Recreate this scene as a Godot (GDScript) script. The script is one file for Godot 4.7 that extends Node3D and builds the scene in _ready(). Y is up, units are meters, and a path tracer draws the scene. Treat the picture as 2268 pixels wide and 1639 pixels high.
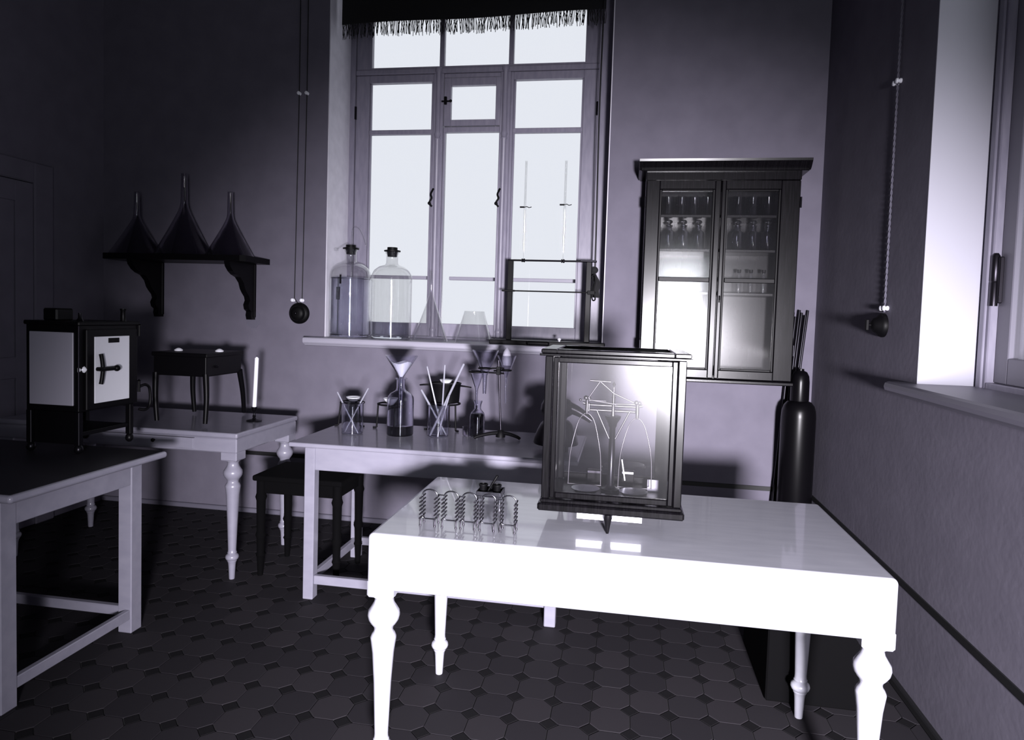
extends Node3D
# World frame: x to the right along the window wall, y up, depth d away from the camera (z = -d), metres.
var M := {}
var O := Vector3.ZERO            # origin of the thing being built
var X := Transform3D.IDENTITY    # extra transform for the shape being added
var used := {}
var rng := RandomNumberGenerator.new()
var cam_xf := Transform3D(Basis(Vector3(0.985849, 0.031257, -0.164698), Vector3(-0.038868, 0.998311, -0.04319), Vector3(0.16307, 0.04898, 0.985398)), Vector3(0, 1.43, 0))

# ------------------------------------------------------------------ helpers
func P(x: float, y: float, d: float) -> Vector3:
	return Vector3(x, y, -d)

func S() -> SurfaceTool:
	var st := SurfaceTool.new()
	st.begin(Mesh.PRIMITIVE_TRIANGLES)
	return st

func vert(st: SurfaceTool, p: Vector3, n: Vector3) -> void:
	st.set_normal((X.basis * n).normalized())
	st.add_vertex(X * p - O)

func tri(st: SurfaceTool, a: Vector3, b: Vector3, c: Vector3, na: Vector3, nb: Vector3, nc: Vector3) -> void:
	var k := (b - a).cross(c - a)
	if k.length_squared() < 1e-20:
		return
	if k.dot(na + nb + nc) > 0.0:
		vert(st, a, na); vert(st, c, nc); vert(st, b, nb)
	else:
		vert(st, a, na); vert(st, b, nb); vert(st, c, nc)

func quad(st: SurfaceTool, a: Vector3, b: Vector3, c: Vector3, d: Vector3, n: Vector3) -> void:
	tri(st, a, b, c, n, n, n)
	tri(st, a, c, d, n, n, n)

# axis-aligned box between two corners with chamfered edges
func box3(st: SurfaceTool, lo: Vector3, hi: Vector3, ch := 0.003) -> void:
	var c := (lo + hi) * 0.5
	var h := (hi - lo).abs() * 0.5
	var k := minf(ch, minf(h.x, minf(h.y, h.z)) * 0.45)
	var fp := func(a: int, s: Vector3) -> Vector3:
		var q := Vector3(s.x * (h.x - k), s.y * (h.y - k), s.z * (h.z - k))
		q[a] = s[a] * h[a]
		return c + q
	for a in 3:
		var b := (a + 1) % 3
		var e := (a + 2) % 3
		for sa in [-1.0, 1.0]:
			var s := Vector3.ZERO
			s[a] = sa
			var pts := []
			for t in [[-1.0, -1.0], [1.0, -1.0], [1.0, 1.0], [-1.0, 1.0]]:
				s[b] = t[0]; s[e] = t[1]
				pts.append(fp.call(a, s))
			var n := Vector3.ZERO
			n[a] = sa
			quad(st, pts[0], pts[1], pts[2], pts[3], n)
			if k <= 0.0:
				continue
			for sb in [-1.0, 1.0]:
				var s1 := Vector3.ZERO
				s1[a] = sa; s1[b] = sb; s1[e] = -1.0
				var s2 := s1
				s2[e] = 1.0
				var n2 := Vector3.ZERO
				n2[a] = sa; n2[b] = sb
				quad(st, fp.call(a, s1), fp.call(a, s2), fp.call(b, s2), fp.call(b, s1), n2.normalized())
	if k > 0.0:
		for sx in [-1.0, 1.0]:
			for sy in [-1.0, 1.0]:
				for sz in [-1.0, 1.0]:
					var s := Vector3(sx, sy, sz)
					var n := s.normalized()
					tri(st, fp.call(0, s), fp.call(1, s), fp.call(2, s), n, n, n)

func bx(st: SurfaceTool, x0: float, x1: float, y0: float, y1: float, d0: float, d1: float, ch := 0.003) -> void:
	box3(st, Vector3(x0, y0, -d1), Vector3(x1, y1, -d0), ch)

# box with truly rounded edges
func rbox(st: SurfaceTool, x0: float, x1: float, y0: float, y1: float, d0: float, d1: float, r: float, n := 4) -> void:
	var c := Vector3((x0 + x1) * 0.5, (y0 + y1) * 0.5, -(d0 + d1) * 0.5)
	var h := Vector3((x1 - x0) * 0.5, (y1 - y0) * 0.5, (d1 - d0) * 0.5)
	var vals := func(e: float) -> Array:
		var o := []
		for k in range(n, -1, -1):
			o.append(-(e - r + r * tan(PI / 4 * k / n)))
		for k in n + 1:
			o.append(e - r + r * tan(PI / 4 * k / n))
		return o
	for a in 3:
		var b := (a + 1) % 3
		var e := (a + 2) % 3
		var vb: Array = vals.call(h[b])
		var ve: Array = vals.call(h[e])
		for sa in [-1.0, 1.0]:
			var pos := []
			var nor := []
			for u in vb:
				for w in ve:
					var q := Vector3.ZERO
					q[a] = sa * h[a]; q[b] = u; q[e] = w
					var inner := Vector3(clampf(q.x, r - h.x, h.x - r), clampf(q.y, r - h.y, h.y - r), clampf(q.z, r - h.z, h.z - r))
					var nn := (q - inner).normalized()
					pos.append(c + inner + nn * r); nor.append(nn)
			var w := ve.size()
			for i in vb.size() - 1:
				for j in w - 1:
					var k := i * w + j
					tri(st, pos[k], pos[k + 1], pos[k + w + 1], nor[k], nor[k + 1], nor[k + w + 1])
					tri(st, pos[k], pos[k + w + 1], pos[k + w], nor[k], nor[k + w + 1], nor[k + w])

# surface of revolution round a vertical axis through c; profile of (radius, height), outside first
func lathe(st: SurfaceTool, prof: Array, c: Vector3, seg := 24) -> void:
	var m := prof.size() - 1
	var ns := []
	for i in m:
		var e: Vector2 = prof[i + 1] - prof[i]
		ns.append(Vector2(e.y, -e.x).normalized())
	for i in m:
		var p0: Vector2 = prof[i]
		var p1: Vector2 = prof[i + 1]
		if p0.distance_to(p1) < 1e-7:
			continue
		var n0: Vector2 = ns[i]
		var n1: Vector2 = ns[i]
		if i > 0 and ns[i - 1].dot(ns[i]) > 0.72:
			n0 = (ns[i - 1] + ns[i]).normalized()
		if i < m - 1 and ns[i + 1].dot(ns[i]) > 0.72:
			n1 = (ns[i + 1] + ns[i]).normalized()
		for k in seg:
			var a := TAU * k / seg
			var b := TAU * (k + 1) / seg
			var da := Vector3(cos(a), 0, sin(a))
			var db := Vector3(cos(b), 0, sin(b))
			var q := [c + da * p0.x + Vector3(0, p0.y, 0), c + db * p0.x + Vector3(0, p0.y, 0), c + db * p1.x + Vector3(0, p1.y, 0), c + da * p1.x + Vector3(0, p1.y, 0)]
			var n := [da * n0.x + Vector3(0, n0.y, 0), db * n0.x + Vector3(0, n0.y, 0), db * n1.x + Vector3(0, n1.y, 0), da * n1.x + Vector3(0, n1.y, 0)]
			if p0.x > 1e-6:
				tri(st, q[0], q[1], q[2], n[0], n[1], n[2])
			if p1.x > 1e-6:
				tri(st, q[0], q[2], q[3], n[0], n[2], n[3])

# a thin-walled glass shape: the outer profile is followed back down inside
func vessel(st: SurfaceTool, outer: Array, c: Vector3, wall := 0.002, seg := 32, open_bottom := false) -> void:
	var prof := outer.duplicate()
	var y0: float = outer[0].y
	for i in range(outer.size() - 1, -1, -1):
		var p: Vector2 = outer[i]
		if p.x <= 1e-6:
			prof.append(Vector2(0, y0 + wall * 2.0))
		else:
			prof.append(Vector2(maxf(p.x - wall, 0.0005), p.y if open_bottom else maxf(p.y, y0 + wall * 2.0)))
	if open_bottom:
		prof.append(outer[0])
	lathe(st, prof, c, seg)

func tube(st: SurfaceTool, pts: Array, r: float, seg := 8, r_end := -1.0) -> void:
	var n := pts.size()
	var re := r if r_end < 0.0 else r_end
	var t0: Vector3 = (pts[1] - pts[0]).normalized()
	var u := t0.cross(Vector3.UP if absf(t0.y) < 0.9 else Vector3.RIGHT).normalized()
	var rings := []
	var dirs := []
	for i in n:
		var t: Vector3
		if i == 0:
			t = t0
		elif i == n - 1:
			t = (pts[i] - pts[i - 1]).normalized()
		else:
			t = ((pts[i] - pts[i - 1]).normalized() + (pts[i + 1] - pts[i]).normalized()).normalized()
		u = (u - t * u.dot(t)).normalized()
		var w := t.cross(u)
		var rr := lerpf(r, re, float(i) / (n - 1))
		var ring := []
		var dd := []
		for k in seg:
			var d := u * cos(TAU * k / seg) + w * sin(TAU * k / seg)
			ring.append(pts[i] + d * rr); dd.append(d)
		rings.append(ring); dirs.append(dd)
		if i == 0 or i == n - 1:
			var cn := -t if i == 0 else t
			for k in seg:
				tri(st, pts[i], ring[k], ring[(k + 1) % seg], cn, cn, cn)
	for i in n - 1:
		for k in seg:
			var j := (k + 1) % seg
			tri(st, rings[i][k], rings[i][j], rings[i + 1][j], dirs[i][k], dirs[i][j], dirs[i + 1][j])
			tri(st, rings[i][k], rings[i + 1][j], rings[i + 1][k], dirs[i][k], dirs[i + 1][j], dirs[i + 1][k])

func ball(st: SurfaceTool, c: Vector3, r: float, squash := 1.0, seg := 16) -> void:
	var pr := []
	for i in 13:
		var a := -PI / 2 + PI * i / 12
		pr.append(Vector2(maxf(cos(a) * r, 0.0), sin(a) * r * squash))
	lathe(st, pr, c, seg)

# polygon (2-D) pushed along W; U and V are the polygon's axes in the world
func prism(st: SurfaceTool, poly: PackedVector2Array, at: Vector3, U: Vector3, V: Vector3, W: Vector3) -> void:
	var idx := Geometry2D.triangulate_polygon(poly)
	var n := W.normalized()
	var f := func(q: Vector2) -> Vector3: return at + U * q.x + V * q.y
	for i in range(0, idx.size(), 3):
		var a: Vector3 = f.call(poly[idx[i]])
		var b: Vector3 = f.call(poly[idx[i + 1]])
		var c: Vector3 = f.call(poly[idx[i + 2]])
		tri(st, a, b, c, -n, -n, -n)
		tri(st, a + W, b + W, c + W, n, n, n)
	var area := 0.0
	for i in poly.size():
		area += poly[i].cross(poly[(i + 1) % poly.size()])
	for i in poly.size():
		var p := poly[i]
		var q := poly[(i + 1) % poly.size()]
		var e := (q - p).normalized()
		var o := Vector2(e.y, -e.x) * signf(area)
		var nn := (U * o.x + V * o.y).normalized()
		var a: Vector3 = f.call(p)
		var b: Vector3 = f.call(q)
		quad(st, a, b, b + W, a + W, nn)

func prx(st: SurfaceTool, poly: Array, x0: float, x1: float) -> void:   # polygon of (d, y)
	prism(st, PackedVector2Array(poly), Vector3(x0, 0, 0), Vector3(0, 0, -1), Vector3.UP, Vector3(x1 - x0, 0, 0))

func prz(st: SurfaceTool, poly: Array, d0: float, d1: float) -> void:   # polygon of (x, y)
	prism(st, PackedVector2Array(poly), Vector3(0, 0, -d0), Vector3.RIGHT, Vector3.UP, Vector3(0, 0, -(d1 - d0)))

func bend(a: Array, steps := 6) -> Array:   # smooth line through points
	var c := Curve3D.new()
	for i in a.size():
		var t: Vector3 = (a[mini(i + 1, a.size() - 1)] - a[maxi(i - 1, 0)]) / 6.0
		c.add_point(a[i], -t, t)
	var o := []
	for i in a.size() - 1:
		for k in steps:
			o.append(c.sample(i, float(k) / steps))
	o.append(a[-1])
	return o

func numbered(called: String) -> String:
	var k: int = used.get(called, -1) + 1
	used[called] = k
	return called if k == 0 else "%s_%03d" % [called, k]

func obj(called: String, st, material: Material, parent: Node3D = null) -> MeshInstance3D:
	var o := MeshInstance3D.new()
	o.mesh = st.commit() if st is SurfaceTool else st
	o.material_override = material
	if parent:
		o.name = called
		parent.add_child(o, true)
	else:
		o.name = numbered(called)
		add_child(o)
	return o

# a part whose own parent is another part: sub-part (same local frame, as parts keep an identity transform)
func thing(called: String, label: String, category: String, at: Vector3, group := "") -> Node3D:
	var o := Node3D.new()
	o.name = numbered(called)
	add_child(o)
	o.position = at
	O = at
	tag(o, label, category, group)
	return o

func solo(called: String, st, material: Material, label: String, category: String, group := "") -> MeshInstance3D:
	var o := obj(called, st, material)
	o.position = O
	tag(o, label, category, group)
	return o

func tag(o: Node, label: String, category: String, group := "") -> void:
	o.set_meta("label", label)
	o.set_meta("category", category)
	if group != "":
		o.set_meta("group", group)

func struct(o: Node, label: String, category: String) -> void:
	tag(o, label, category)
	o.set_meta("kind", "structure")

func sroot(called: String, label: String, category: String, at: Vector3) -> Node3D:
	var o := thing(called, label, category, at)
	o.set_meta("kind", "structure")
	return o

# ------------------------------------------------------------------ materials
func noise(seed_: int, freq: float, lo: Color, hi: Color, oct := 4) -> NoiseTexture2D:
	var n := FastNoiseLite.new()
	n.seed = seed_
	n.noise_type = FastNoiseLite.TYPE_SIMPLEX_SMOOTH
	n.frequency = freq
	n.fractal_octaves = oct
	var t := NoiseTexture2D.new()
	t.width = 512; t.height = 512
	t.seamless = true
	t.noise = n
	var g := Gradient.new()
	g.set_color(0, lo); g.set_color(1, hi)
	t.color_ramp = g
	return t

func mat(key: String, c: Color, rough: float, metal := 0.0, spec := 0.5) -> StandardMaterial3D:
	var m := StandardMaterial3D.new()
	m.resource_name = key
	m.albedo_color = c
	m.roughness = rough
	m.metallic = metal
	m.metallic_specular = spec
	M[key] = m
	return m

func textured(m: StandardMaterial3D, tex: Texture2D, scale: Vector3, world := true) -> void:
	m.albedo_texture = tex
	m.uv1_triplanar = true
	m.uv1_world_triplanar = world
	m.uv1_scale = scale

func materials() -> void:
	var mott := noise(3, 0.012, Color(0.92, 0.92, 0.925), Color(1, 1, 1), 5)
	var fine := noise(8, 0.06, Color(0.35, 0.35, 0.35), Color(0.65, 0.65, 0.65), 5)
	var wall := mat("wall_paint", Color(0.425, 0.41, 0.46), 0.85, 0.0, 0.35)
	textured(wall, mott, Vector3(0.7, 0.7, 0.7))
	wall.heightmap_enabled = true; wall.heightmap_texture = fine; wall.heightmap_scale = 0.12
	var ceil := mat("ceiling_paint", Color(0.33, 0.32, 0.36), 0.9)  # unseen ceiling kept darker than the walls to cut bounced fill light
	textured(ceil, mott, Vector3(0.5, 0.5, 0.5))
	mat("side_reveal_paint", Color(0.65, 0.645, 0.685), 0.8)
	var rev := mat("lit_reveal_paint", Color(0.86, 0.85, 0.89), 0.8)  # whiter than the side reveal, missing light put into the colour
	textured(rev, mott, Vector3(1.3, 1.3, 1.3))
	mat("stripe", Color(0.04, 0.038, 0.05), 0.6)
	mat("plinth", Color(0.4, 0.39, 0.44), 0.5)
	var fr := mat("frame_paint", Color(0.525, 0.51, 0.565), 0.4)
	textured(fr, noise(5, 0.02, Color(0.88, 0.88, 0.9), Color(1, 1, 1), 3), Vector3(3, 0.6, 3))
	mat("pale_paint", Color(0.59, 0.58, 0.63), 0.45)
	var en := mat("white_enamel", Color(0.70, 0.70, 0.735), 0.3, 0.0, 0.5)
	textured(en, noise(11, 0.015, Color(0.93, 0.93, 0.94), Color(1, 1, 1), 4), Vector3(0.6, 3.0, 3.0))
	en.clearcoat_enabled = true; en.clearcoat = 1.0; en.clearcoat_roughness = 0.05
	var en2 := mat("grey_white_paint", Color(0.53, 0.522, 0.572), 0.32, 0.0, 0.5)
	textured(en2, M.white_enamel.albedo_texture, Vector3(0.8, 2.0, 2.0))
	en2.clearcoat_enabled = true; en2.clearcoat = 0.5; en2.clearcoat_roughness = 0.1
	mat("shade_dark_top", Color(0.10, 0.095, 0.12), 0.45)  # near-black tone carries the oven's shade and dark reflection
	mat("shaded_paint", Color(0.42, 0.41, 0.455), 0.45)  # darker copy of the window paint, grazing shade put into its colour
	mat("dark_line", Color(0.16, 0.15, 0.18), 0.6)
	var grain := noise(21, 0.02, Color(0.45, 0.45, 0.45), Color(1, 1, 1), 5)
	var wd := mat("dark_wood", Color(0.085, 0.077, 0.093), 0.245, 0.0, 0.33)
	textured(wd, grain, Vector3(9, 0.5, 9))
	var bw := mat("balance_wood", Color(0.06, 0.055, 0.067), 0.225, 0.0, 0.3)
	textured(bw, grain, Vector3(12, 0.8, 12))
	mat("black_lacquer", Color(0.03, 0.027, 0.036), 0.4, 0.0, 0.27)
	mat("black_enamel", Color(0.03, 0.027, 0.036), 0.3, 0.0, 0.3)
	mat("black_iron", Color(0.024, 0.022, 0.03), 0.55, 0.0, 0.25)
	mat("black_rubber", Color(0.03, 0.028, 0.035), 0.5, 0.0, 0.25)
	mat("dark_copper", Color(0.12, 0.11, 0.13), 0.28, 0.75)
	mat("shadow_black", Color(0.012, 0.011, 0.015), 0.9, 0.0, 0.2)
	mat("nickel", Color(0.45, 0.45, 0.48), 0.22, 1.0)
	mat("dull_steel", Color(0.20, 0.19, 0.215), 0.35, 0.9)
	mat("gun_metal", Color(0.11, 0.105, 0.125), 0.3, 0.8)
	mat("brass", Color(0.36, 0.35, 0.37), 0.38, 0.95)
	mat("porcelain", Color(0.93, 0.93, 0.96), 0.15)
	mat("paper", Color(0.93, 0.93, 0.97), 0.8)
	mat("wax", Color(0.92, 0.92, 0.95), 0.5)
	var cl := mat("dark_cloth", Color(0.04, 0.037, 0.05), 0.9)
	cl.rim_enabled = true; cl.rim = 0.3
	mat("cord", Color(0.36, 0.35, 0.4), 0.7)
	mat("wire", Color(0.06, 0.056, 0.072), 0.6)
	mat("tile_light", Color(0.155, 0.145, 0.16), 0.75, 0.0, 0.3)
	mat("tile_mid", Color(0.14, 0.132, 0.147), 0.75, 0.0, 0.3)
	mat("tile_deep", Color(0.128, 0.12, 0.136), 0.75, 0.0, 0.3)
	mat("tile_inset", Color(0.06, 0.056, 0.066), 0.75, 0.0, 0.3)
	mat("grout", Color(0.075, 0.07, 0.08), 0.9)
	mat("dark_liquid", Color(0.02, 0.018, 0.025), 0.1)
	mat("cream_panel", Color(0.88, 0.88, 0.91), 0.55)
	mat("grey_panel", Color(0.6, 0.59, 0.64), 0.4)
	for k in [["pane_glass", 0.02, 0.01], ["thin_glass", 0.05, 0.02], ["dusty_glass", 0.02, 0.115], ["case_glass", 0.02, 0.14]]:
		var g := mat(k[0], Color(0.25, 0.25, 0.28, k[1]), k[2])
		g.transparency = BaseMaterial3D.TRANSPARENCY_ALPHA
	var lg := mat("lab_glass", Color(0.97, 0.97, 1.0, 0.0), 0.0)
	lg.refraction_enabled = true; lg.refraction_scale = 0.05
	var sg := mat("smoky_glass", Color(0.86, 0.85, 0.88, 0.0), 0.02)
	sg.refraction_enabled = true; sg.refraction_scale = 0.05
	var w := mat("water", Color(0.96, 0.97, 1.0, 0.0), 0.0)
	w.refraction_enabled = true; w.refraction_scale = 0.033

# ------------------------------------------------------------------ scene
func _ready() -> void:
	rng.seed = 7
	var cam := Camera3D.new()
	cam.name = "camera"
	add_child(cam)
	cam.transform = cam_xf
	var near := 0.05
	cam.set_frustum(near * 1639.0 / 1477.0, Vector2(-2.0, -48.5) * near / 1477.0, near, 60.0)
	cam.current = true
	var env := Environment.new()
	env.background_mode = Environment.BG_COLOR
	env.background_color = Color(0.945, 0.96, 0.995)       # flat overcast sky
	env.background_energy_multiplier = 1.0
	env.ambient_light_source = Environment.AMBIENT_SOURCE_BG
	env.tonemap_mode = Environment.TONE_MAPPER_LINEAR
	env.tonemap_exposure = 1.0
	env.sdfgi_enabled = true; env.ssao_enabled = true; env.ssil_enabled = true
	var we := WorldEnvironment.new()
	we.name = "environment"
	we.environment = env
	add_child(we)
	# unseen narrow spot added as the main beam, behind and right of the camera
	var beam := SpotLight3D.new()
	beam.name = "added_main_beam"
	add_child(beam)
	beam.look_at_from_position(P(0.62, 1.2, -1.45), P(-0.16, 0.05, 4.2))
	beam.light_color = Color(0.98, 0.962, 1.0)
	beam.light_energy = 84.0
	beam.light_size = 0.16
	beam.spot_angle = 33.5
	beam.spot_angle_attenuation = 1.0
	beam.spot_range = 14.0
	beam.spot_attenuation = 2.0
	beam.shadow_enabled = true
	# daylight through the window behind the camera
	var day := AreaLight3D.new()
	day.name = "rear_window_light"
	add_child(day)
	day.position = P(0.745, 1.53, -1.58)
	day.area_size = Vector2(0.6, 1.46)
	day.light_color = Color(0.95, 0.97, 1.0)
	day.light_energy = 3.2
	day.area_range = 14.0
	day.set("area_attenuation", 2.0)
	day.shadow_enabled = true

	materials()
	room()
	window_back()
	window_side()
	window_rear()
	door_and_fittings()
	front_table()
	turned_table()
	kitchen_table()
	oven_table()
	oven()
	wall_shelf()
	wires_and_switches()
	cabinet()
	cylinder_and_tubes()
	sill_things()
	turned_table_things()
	kitchen_table_things()
	balance()
	peg_rack()
	stools()

# ---- shell
func room() -> void:
	O = Vector3.ZERO
	var st := S()
	bx(st, -4.2, -2.0, 0, 3.95, 4.247, 5.0, 0)
	bx(st, -0.13, 1.9, 0, 3.95, 4.247, 5.0, 0)
	bx(st, -2.0, -0.13, 0, 1.2, 4.247, 5.0, 0)
	bx(st, -2.0, -0.13, 3.75, 3.95, 4.247, 5.0, 0)
	struct(obj("wall_back", st, M.wall_paint), "grey painted plaster wall with the tall window, shelf and glazed cabinet", "wall")
	st = S()
	bx(st, -4.2, -3.69, 0, 3.95, -2.1, 4.247, 0)
	struct(obj("wall_left", st, M.wall_paint), "dim grey plaster wall on the left with the panelled door", "wall")
	st = S()
	bx(st, 1.13, 1.9, 0, 3.95, 2.81, 4.247, 0)
	bx(st, 1.13, 1.9, 0, 3.95, -2.1, 0.9, 0)
	bx(st, 1.13, 1.9, 0, 1.17, 0.9, 2.81, 0)
	bx(st, 1.13, 1.9, 3.6, 3.95, 0.9, 2.81, 0)
	struct(obj("wall_right", st, M.wall_paint), "dark grey plaster wall on the right with the deep white window reveal", "wall")
	st = S()
	bx(st, -3.69, 0.42, 0, 3.95, -2.1, -1.6, 0)
	bx(st, 1.07, 1.13, 0, 3.95, -2.1, -1.6, 0)
	bx(st, 0.42, 1.07, 0, 0.78, -2.1, -1.6, 0)
	bx(st, 0.42, 1.07, 2.28, 3.95, -2.1, -1.6, 0)
	struct(obj("wall_rear", st, M.wall_paint), "grey plaster wall behind the camera with one narrow window", "wall")
	st = S()
	bx(st, -4.2, 1.9, 3.95, 4.2, -2.1, 5.0, 0)
	struct(obj("ceiling", st, M.ceiling_paint), "plain plaster ceiling toned dark to cut bounced light, high above the tables", "ceiling")
	# chipped plaster round the foot of the right shelf bracket
	st = S()
	var chip := PackedVector2Array()
	for i in 18:
		var a := TAU * i / 18
		var r := rng.randf_range(0.045, 0.072)
		chip.append(Vector2(-2.53 + cos(a) * r * 0.95, 1.345 + sin(a) * r))
	prism(st, chip, P(0, 0, 4.2465), Vector3.RIGHT, Vector3.UP, Vector3(0, 0, 0.0012))
	obj("plaster_chip", st, M.plinth, get_node("wall_back"))
	# painted dado stripe and skirting
	st = S()
	bx(st, -3.69, 1.128, 0.405, 0.432, 4.241, 4.2469, 0.001)
	struct(obj("trim_1", st, M.stripe), "black dado stripe painted along the window wall", "trim")
	st = S()
	bx(st, 1.124, 1.1299, 0.405, 0.432, -1.59, 4.24, 0.001)
	struct(obj("trim_2", st, M.stripe), "black dado stripe painted along the right wall", "trim")
	st = S()
	bx(st, -3.689, 1.1, 0, 0.032, 4.222, 4.246, 0.006)
	struct(obj("baseboard_back", st, M.plinth), "low pale skirting strip at the foot of the window wall", "baseboard")
	st = S()
	bx(st, 1.108, 1.1295, 0, 0.032, -1.59, 4.22, 0.006)
	struct(obj("baseboard_right", st, M.stripe), "low dark skirting strip at the foot of the right wall", "baseboard")
	st = S()
	bx(st, -3.689, -3.667, 0, 0.032, -1.59, 2.63, 0.006)
	struct(obj("baseboard_left", st, M.plinth), "low skirting strip at the foot of the left wall", "baseboard")
	floor_tiles()

func octagon(p: float, cut: float, y: float, g: float) -> Array:
	var h := p * 0.5 - g
	var c := cut
	var o := []
	for q in [[h, -h + c], [h, h - c], [h - c, h], [-h + c, h], [-h, h - c], [-h, -h + c], [-h + c, -h], [h - c, -h]]:
		o.append(Vector3(q[0], y, q[1]))
	return o

func tile_shape(st: SurfaceTool, c: Vector3, top: Array, mid: Array) -> void:
	var n := top.size()
	for i in range(1, n - 1):
		tri(st, c + top[0], c + top[i], c + top[i + 1], Vector3.UP, Vector3.UP, Vector3.UP)
	for i in n:
		var j := (i + 1) % n
		var nn: Vector3 = ((top[i] + top[j]) * Vector3(1, 0, 1)).normalized()
		quad(st, c + top[i], c + top[j], c + mid[j], c + mid[i], (nn + Vector3.UP).normalized())
		var lo := Vector3(0, -0.006, 0)
		quad(st, c + mid[i], c + mid[j], c + mid[j] + lo, c + mid[i] + lo, nn)

func floor_tiles() -> void:
	O = Vector3.ZERO
	var st := S()
	bx(st, -4.2, 1.9, -0.16, -0.0045, -2.1, 5.0, 0)
	var fl := obj("floor", st, M.grout)
	struct(fl, "dark floor of octagonal tiles with small black square insets", "floor")
	var p := 0.1412
	var oct_m := []
	for g in [0.0016, 0.0022, 0.0012]:
		var s1 := S()
		tile_shape(s1, Vector3.ZERO, octagon(p, 0.034, 0.0, g + 0.0006), octagon(p, 0.034, -0.0012, g))
		oct_m.append(s1.commit())
	var dia := func(r: float, y: float) -> Array: return [Vector3(r, y, 0), Vector3(0, y, r), Vector3(-r, y, 0), Vector3(0, y, -r)]
	var s2 := S()
	tile_shape(s2, Vector3.ZERO, dia.call(0.0305, -0.0008), dia.call(0.0322, -0.002))
	var ins_m := s2.commit()
	var octs := []
	var inss := []
	for i in range(-28, 10):
		for j in range(-30, 14):
			octs.append(P(0.0044 + p * i, 0, 2.4875 + p * j))
			inss.append(P(0.075 + p * i, 0, 2.417 + p * j))
	var inv := cam_xf.affine_inverse()
	var seen := func(q: Vector3) -> bool:
		var v: Vector3 = inv * q
		if v.z > -0.3: return false
		var u := 1136.0 + 1477.0 * v.x / -v.z
		var w := 771.0 - 1477.0 * v.y / -v.z
		return u > -40 and u < 2310 and w < 1690
	var split := func(a: Array) -> Array:
		var near_ := []
		var rest := []
		for q in a:
			if q.x < -3.76 or q.x > 1.2 or -q.z > 4.3 or -q.z < -1.7:
				continue
			(near_ if seen.call(q) else rest).append(q)
		near_.sort_custom(func(u, v): return u.length_squared() < v.length_squared())
		rest.append_array(near_.slice(300))
		return [near_.slice(0, 300), rest]
	var tones := [M.tile_light, M.tile_mid, M.tile_deep]
	var a: Array = split.call(octs)
	for q in a[0]:
		var t := obj("floor_tile", oct_m[rng.randi() % 3], tones[rng.randi() % 3], fl)
		t.position = q + Vector3(0, rng.randf_range(-0.0007, 0.0), 0)
	var s3 := S()
	for q in a[1]:
		tile_shape(s3, q, octagon(p, 0.034, 0.0, 0.003), octagon(p, 0.034, -0.0014, 0.0016))
	obj("far_floor_tiles", s3, M.tile_mid, fl).set_meta("kind", "stuff")
	a = split.call(inss)
	for q in a[0]:
		var t := obj("inset_tile", ins_m, M.tile_inset, fl)
		t.position = q
	s3 = S()
	for q in a[1]:
		tile_shape(s3, q, dia.call(0.0305, -0.0008), dia.call(0.0322, -0.002))
	obj("far_inset_tiles", s3, M.tile_inset, fl).set_meta("kind", "stuff")

func pane(x0: float, x1: float, y0: float, y1: float, d: float, parent: Node3D, m: Material = null) -> void:
	var st := S()
	bx(st, x0, x1, y0, y1, d, d + 0.003, 0)
	obj("pane", st, m if m else M.pane_glass, parent)

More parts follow.
